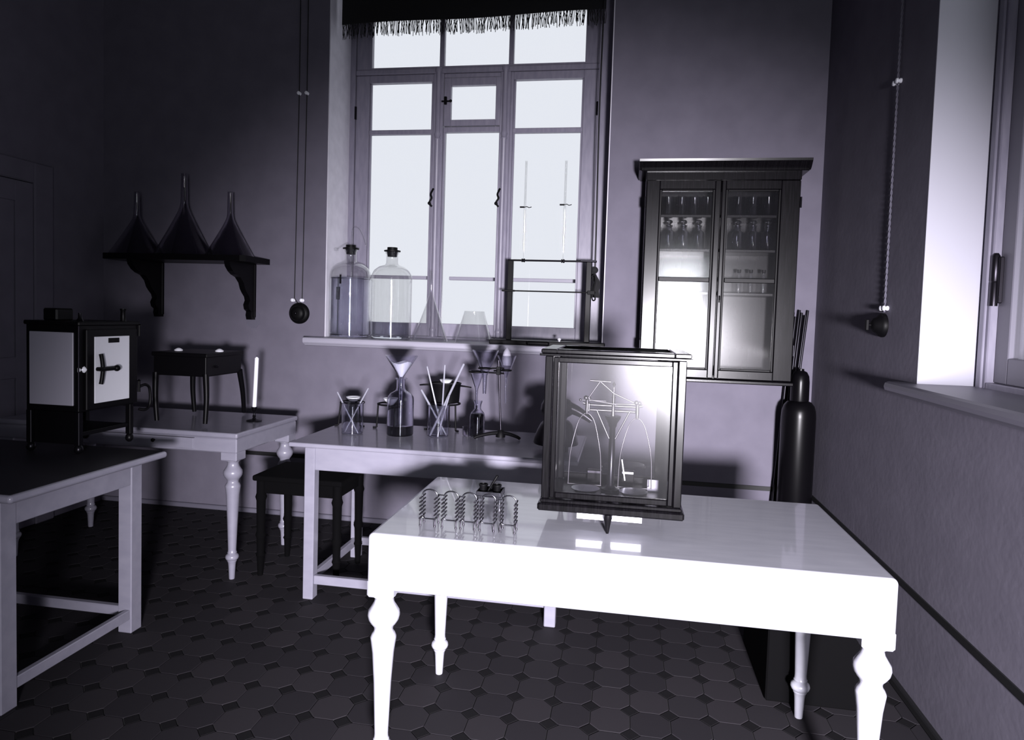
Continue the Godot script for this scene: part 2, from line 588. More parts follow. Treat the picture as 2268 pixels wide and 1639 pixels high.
# ---- tall window in the far wall
func window_back() -> void:
	var w := sroot("window_1", "tall three-light window with grey frames, roller blind and wide sill", "window", P(-1.065, 1.2, 4.6))
	var fm: Material = M.frame_paint
	var st := S()
	bx(st, -2.0, -1.957, 1.24, 3.75, 4.585, 4.9)
	bx(st, -0.232, -0.13, 1.24, 3.75, 4.585, 4.9)
	bx(st, -1.957, -0.232, 3.71, 3.75, 4.585, 4.9)
	bx(st, -1.957, -0.232, 1.24, 1.262, 4.585, 4.9)
	obj("frame", st, fm, w)
	st = S()
	bx(st, -2.0, -1.994, 1.24, 3.75, 4.249, 4.584, 0)
	bx(st, -0.136, -0.13, 1.24, 3.75, 4.249, 4.584, 0)
	bx(st, -1.994, -0.136, 3.744, 3.75, 4.249, 4.584, 0)
	obj("reveal", st, M.lit_reveal_paint, w)
	st = S()
	bx(st, -1.957, -0.232, 3.105, 3.142, 4.588, 4.7, 0.006)
	obj("transom", st, fm, w)
	for x in [-1.343, -0.868]:
		st = S()
		bx(st, x - 0.036, x + 0.036, 1.262, 3.105, 4.592, 4.7, 0.004)
		lathe(st, [Vector2(0.0, 1.262), Vector2(0.021, 1.262), Vector2(0.021, 1.30), Vector2(0.025, 1.31), Vector2(0.021, 1.32), Vector2(0.018, 1.34), Vector2(0.018, 2.64), Vector2(0.023, 2.65), Vector2(0.018, 2.66), Vector2(0.024, 2.68), Vector2(0.018, 2.70), Vector2(0.018, 3.10), Vector2(0.026, 3.12), Vector2(0.022, 3.14), Vector2(0, 3.15)], P(x, 0, 4.588), 16)
		var mu := obj("mullion", st, fm, w)
		st = S()
		tube(st, bend([P(x - 0.012, 2.30, 4.565), P(x - 0.026, 2.26, 4.55), P(x - 0.018, 2.23, 4.545), P(x - 0.034, 2.20, 4.545), P(x - 0.02, 2.175, 4.56)]), 0.007)
		ball(st, P(x - 0.034, 2.195, 4.545), 0.012)
		obj("handle", st, M.black_iron, mu)
	# opening lights: [outer x0, x1, glass x0, x1]
	for c in [[-1.955, -1.379, -1.857, -1.388], [-0.832, -0.234, -0.812, -0.331]]:
		st = S()
		bx(st, c[0], c[2], 1.264, 3.103, 4.60, 4.645)
		bx(st, c[3], c[1], 1.264, 3.103, 4.60, 4.645)
		bx(st, c[2], c[3], 3.05, 3.103, 4.60, 4.645)
		bx(st, c[2], c[3], 1.264, 1.355, 4.60, 4.645)
		# moulded inner lip
		for q in [[c[2], c[2] + 0.012], [c[3] - 0.012, c[3]]]:
			bx(st, q[0], q[1], 1.355, 3.05, 4.615, 4.64, 0.004)
		var ca := obj("casement", st, fm, w)
		st = S()
		bx(st, c[2], c[3], 2.69, 2.722, 4.606, 4.642)
		obj("muntin", st, fm, ca)
		pane(c[2] + 0.002, c[3] - 0.002, 1.356, 2.69, 4.625, ca)
		pane(c[2] + 0.002, c[3] - 0.002, 2.722, 3.05, 4.625, ca)
		var hx: float = c[0] if c[0] < -1.5 else c[1]
		for hy in [2.84, 1.55]:
			st = S()
			lathe(st, [Vector2(0, 0), Vector2(0.009, 0), Vector2(0.009, 0.09), Vector2(0, 0.09)], P(hx, hy - 0.045, 4.592), 10)
			obj("hinge", st, M.gun_metal, ca)
	# fixed middle light with its small vent
	st = S()
	bx(st, -1.306, -1.294, 1.264, 2.715, 4.605, 4.645)
	bx(st, -0.905, -0.893, 1.264, 2.715, 4.605, 4.645)
	bx(st, -1.294, -0.905, 1.264, 1.357, 4.605, 4.645)
	bx(st, -1.306, -0.893, 2.70, 2.735, 4.602, 4.645)
	bx(st, -1.306, -0.893, 3.075, 3.103, 4.602, 4.645)
	var mid := obj("fixed_light", st, fm, w)
	pane(-1.293, -0.906, 1.358, 2.70, 4.625, mid)
	st = S()
	bx(st, -1.303, -1.254, 2.74, 3.07, 4.592, 4.632)
	bx(st, -0.935, -0.896, 2.74, 3.07, 4.592, 4.632)
	bx(st, -1.254, -0.935, 2.74, 2.782, 4.592, 4.632)
	bx(st, -1.254, -0.935, 3.018, 3.07, 4.592, 4.632)
	var vent := obj("vent_casement", st, fm, w)
	pane(-1.253, -0.936, 2.783, 3.017, 4.612, vent)
	st = S()
	tube(st, [P(-1.315, 2.905, 4.575), P(-1.255, 2.905, 4.575)], 0.006)
	bx(st, -1.30, -1.28, 2.885, 2.94, 4.578, 4.591)
	ball(st, P(-1.25, 2.906, 4.573), 0.010)
	obj("latch", st, M.black_iron, vent)
	# transom lights
	st = S()
	bx(st, -1.955, -1.842, 3.144, 3.708, 4.60, 4.645)
	bx(st, -0.328, -0.234, 3.144, 3.708, 4.60, 4.645)
	bx(st, -1.842, -0.328, 3.144, 3.156, 4.60, 4.645)
	bx(st, -1.842, -0.328, 3.66, 3.708, 4.60, 4.645)
	var tr := obj("transom_sash", st, fm, w)
	for x in [-1.345, -0.853]:
		st = S()
		bx(st, x, x + 0.033, 3.156, 3.66, 4.602, 4.643)
		obj("muntin", st, fm, tr)
	pane(-1.841, -1.346, 3.157, 3.66, 4.625, tr)
	pane(-1.311, -0.854, 3.157, 3.66, 4.625, tr)
	pane(-0.819, -0.329, 3.157, 3.66, 4.625, tr)
	# glazing bar of the outer winter sash
	for q in [[-1.95, -1.40], [-1.30, -0.90], [-0.82, -0.24]]:
		st = S()
		bx(st, q[0], q[1], 1.678, 1.704, 4.84, 4.87)
		obj("outer_glazing_bar", st, M.pale_paint, w)
	# sill board with moulded nose
	st = S()
	prx(st, [Vector2(4.60, 1.205), Vector2(4.60, 1.245), Vector2(4.118, 1.245), Vector2(4.106, 1.240), Vector2(4.102, 1.228), Vector2(4.104, 1.212), Vector2(4.112, 1.203), Vector2(4.128, 1.201), Vector2(4.136, 1.192), Vector2(4.15, 1.188), Vector2(4.246, 1.186), Vector2(4.246, 1.201)], -2.085, -0.02)
	obj("sill", st, M.pale_paint, w)

	# roller blind hanging across the top
	var b := thing("window_blind", "black roller blind with a ragged fringe across the top of the window", "blind", P(-1.08, 3.4, 4.42))
	st = S()
	var lo := []
	var hi := []
	for i in 25:
		var t := i / 24.0
		var x := lerpf(-1.965, -0.19, t)
		var y := 3.362 + 0.028 * t + 0.006 * sin(t * 9.0)
		lo.append(Vector2(x, y))
		hi.push_front(Vector2(x, 3.74))
	prz(st, lo + hi, 4.36, 4.366)
	obj("cloth", st, M.dark_cloth, b)
	st = S()
	for i in 330:
		var t := (i + rng.randf()) / 330.0
		var x := lerpf(-1.965, -0.19, t)
		var y0 := 3.362 + 0.028 * t + 0.006 * sin(t * 9.0)
		var l := rng.randf_range(0.072, 0.105)
		var s := rng.randf_range(-0.014, 0.014)
		tube(st, [P(x, y0 + 0.004, 4.363), P(x + s + rng.randf_range(-0.006, 0.006), y0 - l * 0.5, 4.36 + rng.randf_range(-0.004, 0.004)), P(x + s * rng.randf_range(0.2, 1.6), y0 - l, 4.36)], 0.0021, 4)
	obj("fringe", st, M.dark_cloth, b).set_meta("kind", "stuff")
	st = S()
	tube(st, [P(-1.96, 3.70, 4.43), P(-0.17, 3.70, 4.43)], 0.03, 14)
	obj("roller", st, M.dark_wood, b)
	# its pull cord, tied up beside the frame
	var c := thing("blind_cord", "black blind cord knotted into a hanging bundle beside the window frame", "cord", P(-0.2, 1.56, 4.32))
	st = S()
	tube(st, bend([P(-0.20, 3.68, 4.345), P(-0.208, 2.8, 4.335), P(-0.20, 2.07, 4.32), P(-0.198, 1.75, 4.32)]), 0.006, 6)
	obj("line", st, M.wire, c)
	st = S()
	for k in 7:
		var dx := rng.randf_range(-0.016, 0.016)
		tube(st, bend([P(-0.20, 1.742, 4.315), P(-0.205 + dx, 1.71, 4.305), P(-0.175 + dx, 1.65, 4.30 + dx * 0.6), P(-0.182 + dx, 1.60, 4.30), P(-0.178 + dx * 1.7, 1.560, 4.302)]), 0.008, 6)
	ball(st, P(-0.202, 1.735, 4.31), 0.026, 0.9)
	tube(st, bend([P(-0.202, 1.735, 4.30), P(-0.232, 1.735, 4.30), P(-0.225, 1.718, 4.30), P(-0.20, 1.72, 4.30)]), 0.007, 6)
	obj("knot", st, M.dark_cloth, c)

# ---- window in the right wall
func window_side() -> void:
	var w := sroot("window_2", "window at the right edge in a deep bright white reveal", "window", P(1.36, 1.17, 1.85))
	var st := S()
	bx(st, 1.1295, 1.334, 1.17, 3.6, 2.804, 2.8101, 0)
	bx(st, 1.1295, 1.334, 1.17, 3.6, 0.9, 0.906, 0)
	bx(st, 1.1295, 1.334, 3.594, 3.6, 0.906, 2.804, 0)
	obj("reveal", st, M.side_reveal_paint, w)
	st = S()
	for d in [[2.735, 2.809], [0.901, 0.975]]:
		bx(st, 1.335, 1.46, 1.21, 3.598, d[0], d[1], 0.004)
		bx(st, 1.326, 1.336, 1.21, 3.598, d[0] + 0.018, d[1] - 0.022, 0.004)
	bx(st, 1.335, 1.46, 3.53, 3.598, 0.975, 2.735)
	bx(st, 1.335, 1.46, 1.21, 1.235, 0.975, 2.735)
	bx(st, 1.34, 1.44, 1.235, 3.53, 1.82, 1.88)
	obj("frame", st, M.frame_paint, w)
	for q in [[1.881, 2.734], [0.976, 1.819]]:
		st = S()
		bx(st, 1.362, 1.40, 1.236, 3.529, q[0], q[0] + 0.085)
		bx(st, 1.362, 1.40, 1.236, 3.529, q[1] - 0.085, q[1])
		bx(st, 1.362, 1.40, 1.236, 1.33, q[0] + 0.085, q[1] - 0.085)
		bx(st, 1.362, 1.40, 3.44, 3.529, q[0] + 0.085, q[1] - 0.085)
		bx(st, 1.366, 1.396, 2.72, 2.75, q[0] + 0.085, q[1] - 0.085)
		var ca := obj("casement", st, M.shaded_paint, w)
		for y in [[1.33, 2.72], [2.75, 3.44]]:
			st = S()
			bx(st, 1.38, 1.383, y[0], y[1], q[0] + 0.086, q[1] - 0.086, 0)
			obj("pane", st, M.pane_glass, ca)
		st = S()
		var hd: float = q[1] + 0.002 if q[1] > 2.0 else q[0] - 0.002
		lathe(st, [Vector2(0, 0), Vector2(0.014, 0), Vector2(0.014, 0.085), Vector2(0.012, 0.089), Vector2(0.014, 0.093), Vector2(0.014, 0.185), Vector2(0.008, 0.195), Vector2(0, 0.195)], P(1.345, 1.52, hd), 14)
		bx(st, 1.345, 1.361, 1.53, 1.70, hd - 0.03, hd - 0.008)
		obj("hinge", st, M.dull_steel, ca)
	st = S()
	var poly := PackedVector2Array([Vector2(1.40, 1.178), Vector2(1.40, 1.214), Vector2(1.05, 1.214), Vector2(1.038, 1.208), Vector2(1.034, 1.194), Vector2(1.038, 1.180), Vector2(1.052, 1.172), Vector2(1.075, 1.168), Vector2(1.085, 1.158), Vector2(1.1295, 1.155), Vector2(1.1295, 1.178)])
	prism(st, poly, P(0, 0, 0.83), Vector3.RIGHT, Vector3.UP, Vector3(0, 0, -2.04))
	obj("sill", st, M.shaded_paint, w)

func window_rear() -> void:
	var w := sroot("window_3", "narrow bright window in the wall behind the camera", "window", P(0.745, 0.78, -1.75))
	var st := S()
	bx(st, 0.42, 0.46, 0.78, 2.28, -1.82, -1.74)
	bx(st, 1.03, 1.07, 0.78, 2.28, -1.82, -1.74)
	bx(st, 0.46, 1.03, 0.78, 0.82, -1.82, -1.74)
	bx(st, 0.46, 1.03, 2.24, 2.28, -1.82, -1.74)
	bx(st, 0.735, 0.755, 0.82, 2.24, -1.81, -1.75)
	obj("frame", st, M.frame_paint, w)
	pane(0.46, 0.735, 0.82, 2.24, -1.79, w)
	pane(0.755, 1.03, 0.82, 2.24, -1.79, w)

func door_and_fittings() -> void:
	var w := sroot("door_1", "tall panelled door with a wide grey casing in the left wall", "door", P(-3.67, 0, 3.2))
	var st := S()
	bx(st, -3.69, -3.655, 0, 2.29, 3.65, 3.79, 0.008)
	bx(st, -3.69, -3.655, 0, 2.29, 2.65, 2.79, 0.008)
	bx(st, -3.69, -3.655, 2.16, 2.29, 2.79, 3.65, 0.008)
	obj("casing", st, M.wall_paint, w)
	st = S()
	bx(st, -3.689, -3.672, 0.005, 2.155, 2.795, 3.645, 0.002)
	bx(st, -3.672, -3.662, 0.005, 2.155, 3.52, 3.645, 0.003)
	bx(st, -3.672, -3.662, 0.005, 2.155, 2.795, 2.92, 0.003)
	for y in [[0.005, 0.22], [0.95, 1.08], [2.03, 2.155]]:
		bx(st, -3.672, -3.662, y[0], y[1], 2.92, 3.52, 0.003)
	var leaf := obj("leaf", st, M.wall_paint, w)
	st = S()
	ball(st, P(-3.62, 1.02, 2.86), 0.026)
	tube(st, [P(-3.662, 1.02, 2.86), P(-3.63, 1.02, 2.86)], 0.01)
	obj("knob", st, M.black_iron, leaf)

# ---- tables
# turned leg; o shifts the upper turnings, post from y0 to y1
func turned_leg(st: SurfaceTool, c: Vector3, y_post: float, y_top: float, half: float, o: float) -> void:
	box3(st, Vector3(c.x - half, y_post, c.z - half), Vector3(c.x + half, y_top, c.z + half), 0.006)
	lathe(st, [Vector2(0, 0), Vector2(0.0135, 0), Vector2(0.0145, 0.004), Vector2(0.018, 0.075), Vector2(0.021, 0.092), Vector2(0.024, 0.096), Vector2(0.024, 0.101), Vector2(0.031, 0.108), Vector2(0.034, 0.118), Vector2(0.031, 0.128), Vector2(0.022, 0.136), Vector2(0.024, 0.142), Vector2(0.021, 0.148), Vector2(0.0205, 0.16), Vector2(0.0265, 0.32), Vector2(0.0325, 0.405 + o), Vector2(0.038, 0.445 + o), Vector2(0.0385, 0.452 + o), Vector2(0.034, 0.462 + o), Vector2(0.0285, 0.47 + o), Vector2(0.028, 0.478 + o), Vector2(0.031, 0.486 + o), Vector2(0.038, 0.494 + o), Vector2(0.0455, 0.507 + o), Vector2(0.048, 0.52 + o), Vector2(0.046, 0.531 + o), Vector2(0.037, 0.545 + o), Vector2(0.030, 0.557 + o), Vector2(0.0275, 0.57 + o), Vector2(0.03, y_post - 0.008), Vector2(0.035, y_post - 0.004), Vector2(0.035, y_post)], Vector3(c.x, 0, c.z), 28)

func front_table() -> void:
	var t := thing("work_table", "white enamelled table with thick turned legs carrying the balance case", "table", P(0.01, 0, 2.19))
	var st := S()
	rbox(st, -0.717, 0.727, 0.612, 0.78, 1.828, 2.556, 0.016)
	obj("tabletop", st, M.white_enamel, t)
	for q in [[-0.676, 1.871], [0.686, 1.871], [-0.672, 2.51], [0.682, 2.51]]:
		st = S()
		turned_leg(st, P(q[0], 0, q[1]), 0.588, 0.64, 0.041, 0.006)
		obj("leg", st, M.white_enamel, t)

func turned_table() -> void:
	var t := thing("drawer_table", "pale painted table with turned legs and a drawer under the shelf", "table", P(-2.65, 0, 3.44))
	var st := S()
	rbox(st, -3.365, -1.932, 0.752, 0.78, 3.112, 3.76, 0.010, 3)
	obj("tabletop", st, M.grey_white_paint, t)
	st = S()
	bx(st, -3.355, -1.938, 0.675, 0.752, 3.118, 3.752, 0.006)
	obj("apron", st, M.grey_white_paint, t)
	st = S()
	bx(st, -2.79, -2.18, 0.688, 0.744, 3.112, 3.119, 0.002)
	var dr := obj("drawer", st, M.grey_white_paint, t)
	st = S()
	bx(st, -2.795, -2.175, 0.744, 0.7465, 3.1155, 3.1185, 0)
	obj("drawer_gap", st, M.dark_line, dr)
	st = S()
	tube(st, [P(-2.402, 0.722, 3.113), P(-2.402, 0.722, 3.102)], 0.005)
	X = Transform3D(Basis(Vector3.RIGHT, PI / 2), P(-2.402, 0.722, 3.098))
	ball(st, Vector3.ZERO, 0.010, 0.7)
	X = Transform3D.IDENTITY
	obj("knob", st, M.black_iron, dr)
	for q in [[-1.985, 3.165], [-3.31, 3.165], [-1.985, 3.705], [-3.31, 3.705]]:
		st = S()
		turned_leg(st, P(q[0], 0, q[1]), 0.632, 0.68, 0.046, 0.045)
		obj("leg", st, M.grey_white_paint, t)

func kitchen_table() -> void:
	var t := thing("plain_table", "pale table with square legs and stretchers below the window", "table", P(-0.89, 0, 3.33))
	var st := S()
	rbox(st, -1.592, -0.18, 0.757, 0.78, 3.0, 3.67, 0.008, 3)
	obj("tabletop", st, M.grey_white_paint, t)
	st = S()
	bx(st, -1.463, -0.312, 0.645, 0.757, 3.024, 3.046)
	bx(st, -1.463, -0.312, 0.645, 0.757, 3.612, 3.634)
	bx(st, -1.508, -1.486, 0.645, 0.757, 3.072, 3.60)
	bx(st, -0.288, -0.266, 0.645, 0.757, 3.072, 3.60)
	obj("apron", st, M.grey_white_paint, t)
	for q in [[-1.514, -1.461, 3.018, 3.073], [-0.313, -0.260, 2.998, 3.053], [-1.514, -1.461, 3.60, 3.652], [-0.313, -0.260, 3.60, 3.652]]:
		st = S()
		bx(st, q[0], q[1], 0, 0.757, q[2], q[3], 0.004)
		obj("leg", st, M.grey_white_paint, t)
	for q in [[-1.461, -0.313, 3.028, 3.055], [-1.461, -0.313, 3.61, 3.637], [-1.50, -1.474, 3.073, 3.60], [-0.30, -0.274, 3.053, 3.60]]:
		st = S()
		bx(st, q[0], q[1], 0.075, 0.119, q[2], q[3], 0.003)
		obj("stretcher", st, M.grey_white_paint, t)

func oven_table() -> void:
	var t := thing("oven_table", "pale square-legged table under the black drying oven, cropped at the left", "table", P(-2.6, 0, 2.2))
	var st := S()
	rbox(st, -3.25, -1.94, 0.764, 0.793, 1.84, 2.60, 0.013, 3)
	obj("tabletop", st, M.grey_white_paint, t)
	st = S()
	bx(st, -3.238, -1.952, 0.7925, 0.794, 1.852, 2.588, 0.0005)  # thin added board, shade on the table top put into its colour
	obj("shade_board", st, M.shade_dark_top, t).set_meta("label", "thin board coloured dark for the shade and reflection of the oven")
	st = S()
	bx(st, -2.078, -2.058, 0.652, 0.764, 1.97, 2.522)
	bx(st, -3.10, -2.12, 0.652, 0.764, 2.54, 2.56)
	bx(st, -3.10, -2.12, 0.652, 0.764, 1.93, 1.95)
	bx(st, -3.13, -3.11, 0.652, 0.764, 1.97, 2.522)
	obj("apron", st, M.grey_white_paint, t)
	for q in [[-2.12, 2.522], [-2.12, 1.91], [-3.16, 2.522], [-3.16, 1.91]]:
		st = S()
		bx(st, q[0], q[0] + 0.065, 0, 0.764, q[1], q[1] + 0.065, 0.004)
		obj("leg", st, M.grey_white_paint, t)
	for q in [[-2.085, -2.06, 1.975, 2.522], [-3.13, -3.11, 1.975, 2.522], [-3.095, -2.12, 2.545, 2.572], [-3.095, -2.12, 1.935, 1.96]]:
		st = S()
		bx(st, q[0], q[1], 0.062, 0.105, q[2], q[3], 0.003)
		obj("stretcher", st, M.grey_white_paint, t)

# ---- drying oven on the left
func oven() -> void:
	var t := thing("drying_oven", "black drying oven with pale panels and a T-shaped latch at the left", "oven", P(-2.345, 0.794, 2.59))
	var L: Material = M.black_lacquer
	var st := S()
	rbox(st, -2.475, -2.222, 0.968, 1.34, 2.424, 2.765, 0.006, 2)
	bx(st, -2.482, -2.215, 1.33, 1.348, 2.417, 2.772, 0.004)
	obj("body", st, L, t)
	st = S()
	bx(st, -2.451, -2.243, 0.997, 1.302, 2.416, 2.4235, 0.002)
	obj("front_panel", st, M.grey_panel, t)
	st = S()
	bx(st, -2.2225, -2.210, 0.975, 1.315, 2.452, 2.745, 0.003)
	var door := obj("door", st, L, t)
	st = S()
	bx(st, -2.2105, -2.206, 1.0, 1.284, 2.492, 2.692, 0.001)
	var face := obj("door_panel", st, M.cream_panel, t)
	st = S()
	bx(st, -2.2065, -2.203, 1.256, 1.277, 2.566, 2.628, 0.001)
	obj("label_slot", st, L, door)
	st = S()
	tube(st, bend([P(-2.190, 1.211, 2.507), P(-2.188, 1.185, 2.511), P(-2.186, 1.146, 2.513), P(-2.188, 1.105, 2.510), P(-2.190, 1.082, 2.507)]), 0.0085, 8)
	tube(st, [P(-2.186, 1.146, 2.505), P(-2.184, 1.146, 2.535), P(-2.182, 1.146, 2.575)], 0.0095, 10)
	ball(st, P(-2.178, 1.146, 2.583), 0.014)
	tube(st, [P(-2.211, 1.146, 2.505), P(-2.178, 1.146, 2.505)], 0.009)
	obj("handle", st, L, door)
	st = S()
	lathe(st, [Vector2(0, 0), Vector2(0.006, 0), Vector2(0.006, 0.05), Vector2(0.009, 0.052), Vector2(0, 0.06)], P(-2.218, 1.28, 2.768), 10)
	obj("hinge", st, L, door)
	st = S()
	lathe(st, [Vector2(0, 0), Vector2(0.006, 0), Vector2(0.006, 0.05), Vector2(0.009, 0.052), Vector2(0, 0.06)], P(-2.218, 1.02, 2.768), 10)
	obj("hinge", st, L, door)
	# front corner knob and bright edge strip
	st = S()
	X = Transform3D(Basis(Vector3.RIGHT, -PI / 2), P(-2.226, 1.147, 2.424))
	lathe(st, [Vector2(0, 0), Vector2(0.009, 0), Vector2(0.009, 0.006), Vector2(0.005, 0.010), Vector2(0.005, 0.016), Vector2(0.012, 0.021), Vector2(0.0155, 0.030), Vector2(0.012, 0.039), Vector2(0.0, 0.043)], Vector3.ZERO, 18)
	X = Transform3D.IDENTITY
	obj("knob", st, M.porcelain, t)
	st = S()
	bx(st, -2.2235, -2.2185, 0.985, 1.33, 2.4195, 2.4245, 0.0005)
	obj("edge_strip", st, M.dull_steel, t)
	# vents on the roof
	st = S()
	lathe(st, [Vector2(0, 0), Vector2(0.014, 0), Vector2(0.012, 0.006), Vector2(0.011, 0.05), Vector2(0.014, 0.055), Vector2(0.014, 0.06), Vector2(0, 0.06)], P(-2.245, 1.345, 2.70), 14)
	obj("vent_pipe", st, L, t)
	st = S()
	lathe(st, [Vector2(0, 0), Vector2(0.016, 0), Vector2(0.012, 0.008), Vector2(0.008, 0.014), Vector2(0.007, 0.036), Vector2(0, 0.036)], P(-2.285, 1.347, 2.5), 14)
	obj("thermometer_socket", st, M.gun_metal, t)
	st = S()
	bx(st, -2.44, -2.37, 1.347, 1.40, 2.47, 2.56, 0.006)
	obj("vent_box", st, L, t)
	# loop handle at the back
	st = S()
	tube(st, bend([P(-2.215, 1.045, 2.768), P(-2.20, 1.052, 2.79), P(-2.195, 1.03, 2.81), P(-2.195, 0.96, 2.812), P(-2.20, 0.935, 2.79), P(-2.218, 0.94, 2.766)]), 0.0065, 8)
	obj("loop_handle", st, L, t)
	# stand: four feet and the burner shield
	for q in [[-2.232, 2.434], [-2.462, 2.434], [-2.232, 2.725], [-2.462, 2.725]]:
		st = S()
		bx(st, q[0] - 0.012, q[0] + 0.012, 0.83, 0.97, q[1] - 0.012, q[1] + 0.012, 0.002)
		lathe(st, [Vector2(0, 0.7942), Vector2(0.008, 0.7942), Vector2(0.016, 0.803), Vector2(0.018, 0.812), Vector2(0.015, 0.824), Vector2(0.010, 0.83), Vector2(0, 0.83)], P(q[0], 0, q[1]), 14)
		obj("foot", st, M.gun_metal if q[1] < 2.6 else L, t)
	st = S()
	bx(st, -2.45, -2.244, 0.83, 0.968, 2.44, 2.452, 0.002)
	bx(st, -2.45, -2.244, 0.868, 0.882, 2.45, 2.71, 0.002)
	bx(st, -2.245, -2.225, 0.866, 0.884, 2.446, 2.713, 0.002)
	obj("burner_shield", st, L, t)

# ---- shelf with three glass funnels
func wall_shelf() -> void:
	var t := thing("wall_shelf", "dark wooden wall shelf on two scrolled brackets", "shelf", P(-2.91, 1.34, 4.246))
	var st := S()
	prism(st, PackedVector2Array([Vector2(-3.44, -4.246), Vector2(-2.405, -4.246), Vector2(-2.405, -3.95), Vector2(-2.43, -3.92), Vector2(-3.41, -3.92), Vector2(-3.44, -3.95)]), Vector3(0, 1.722, 0), Vector3.RIGHT, Vector3(0, 0, 1), Vector3(0, 0.038, 0))
	obj("board", st, M.black_lacquer, t)
	var pr := [Vector2(4.245, 1.345), Vector2(4.20, 1.345), Vector2(4.19, 1.375), Vector2(4.196, 1.40), Vector2(4.17, 1.415), Vector2(4.16, 1.445), Vector2(4.178, 1.475), Vector2(4.168, 1.50), Vector2(4.14, 1.525), Vector2(4.118, 1.55), Vector2(4.10, 1.59), Vector2(4.06, 1.625), Vector2(4.01, 1.64), Vector2(3.975, 1.66), Vector2(3.945, 1.69), Vector2(3.935, 1.721), Vector2(4.245, 1.721)]
	for x in [-3.21, -2.508]:
		st = S()
		prx(st, pr, x - 0.04, x)
		bx(st, x - 0.052, x + 0.006, 1.36, 1.722, 4.222, 4.246)
		obj("bracket", st, M.black_lacquer, t)
	for f in [[-3.274, 0.165, 0.42, 0.021, "smoky glass funnel upside down at the left end of the shelf"], [-2.92, 0.182, 0.54, 0.024, "largest of the upturned glass funnels, in the middle of the shelf"], [-2.585, 0.152, 0.42, 0.02, "clearest upturned glass funnel at the right end of the shelf"]]:
		O = P(f[0], 1.7602, 4.058)
		st = S()
		var r: float = f[1]
		var h: float = f[2]
		var n: float = f[3]
		var hc := h * 0.58
		vessel(st, [Vector2(r, 0), Vector2(r - 0.002, 0.006), Vector2(r * 0.60, hc * 0.46), Vector2(r * 0.32, hc * 0.79), Vector2(n * 1.6, hc * 0.93), Vector2(n * 1.15, hc * 1.03), Vector2(n * 0.95, hc * 1.12), Vector2(n * 0.82, h - 0.004), Vector2(n * 0.9, h)], O, 0.003, 40, true)
		solo("glass_funnel", st, M.smoky_glass, f[4], "funnel", "funnels on the wall shelf")

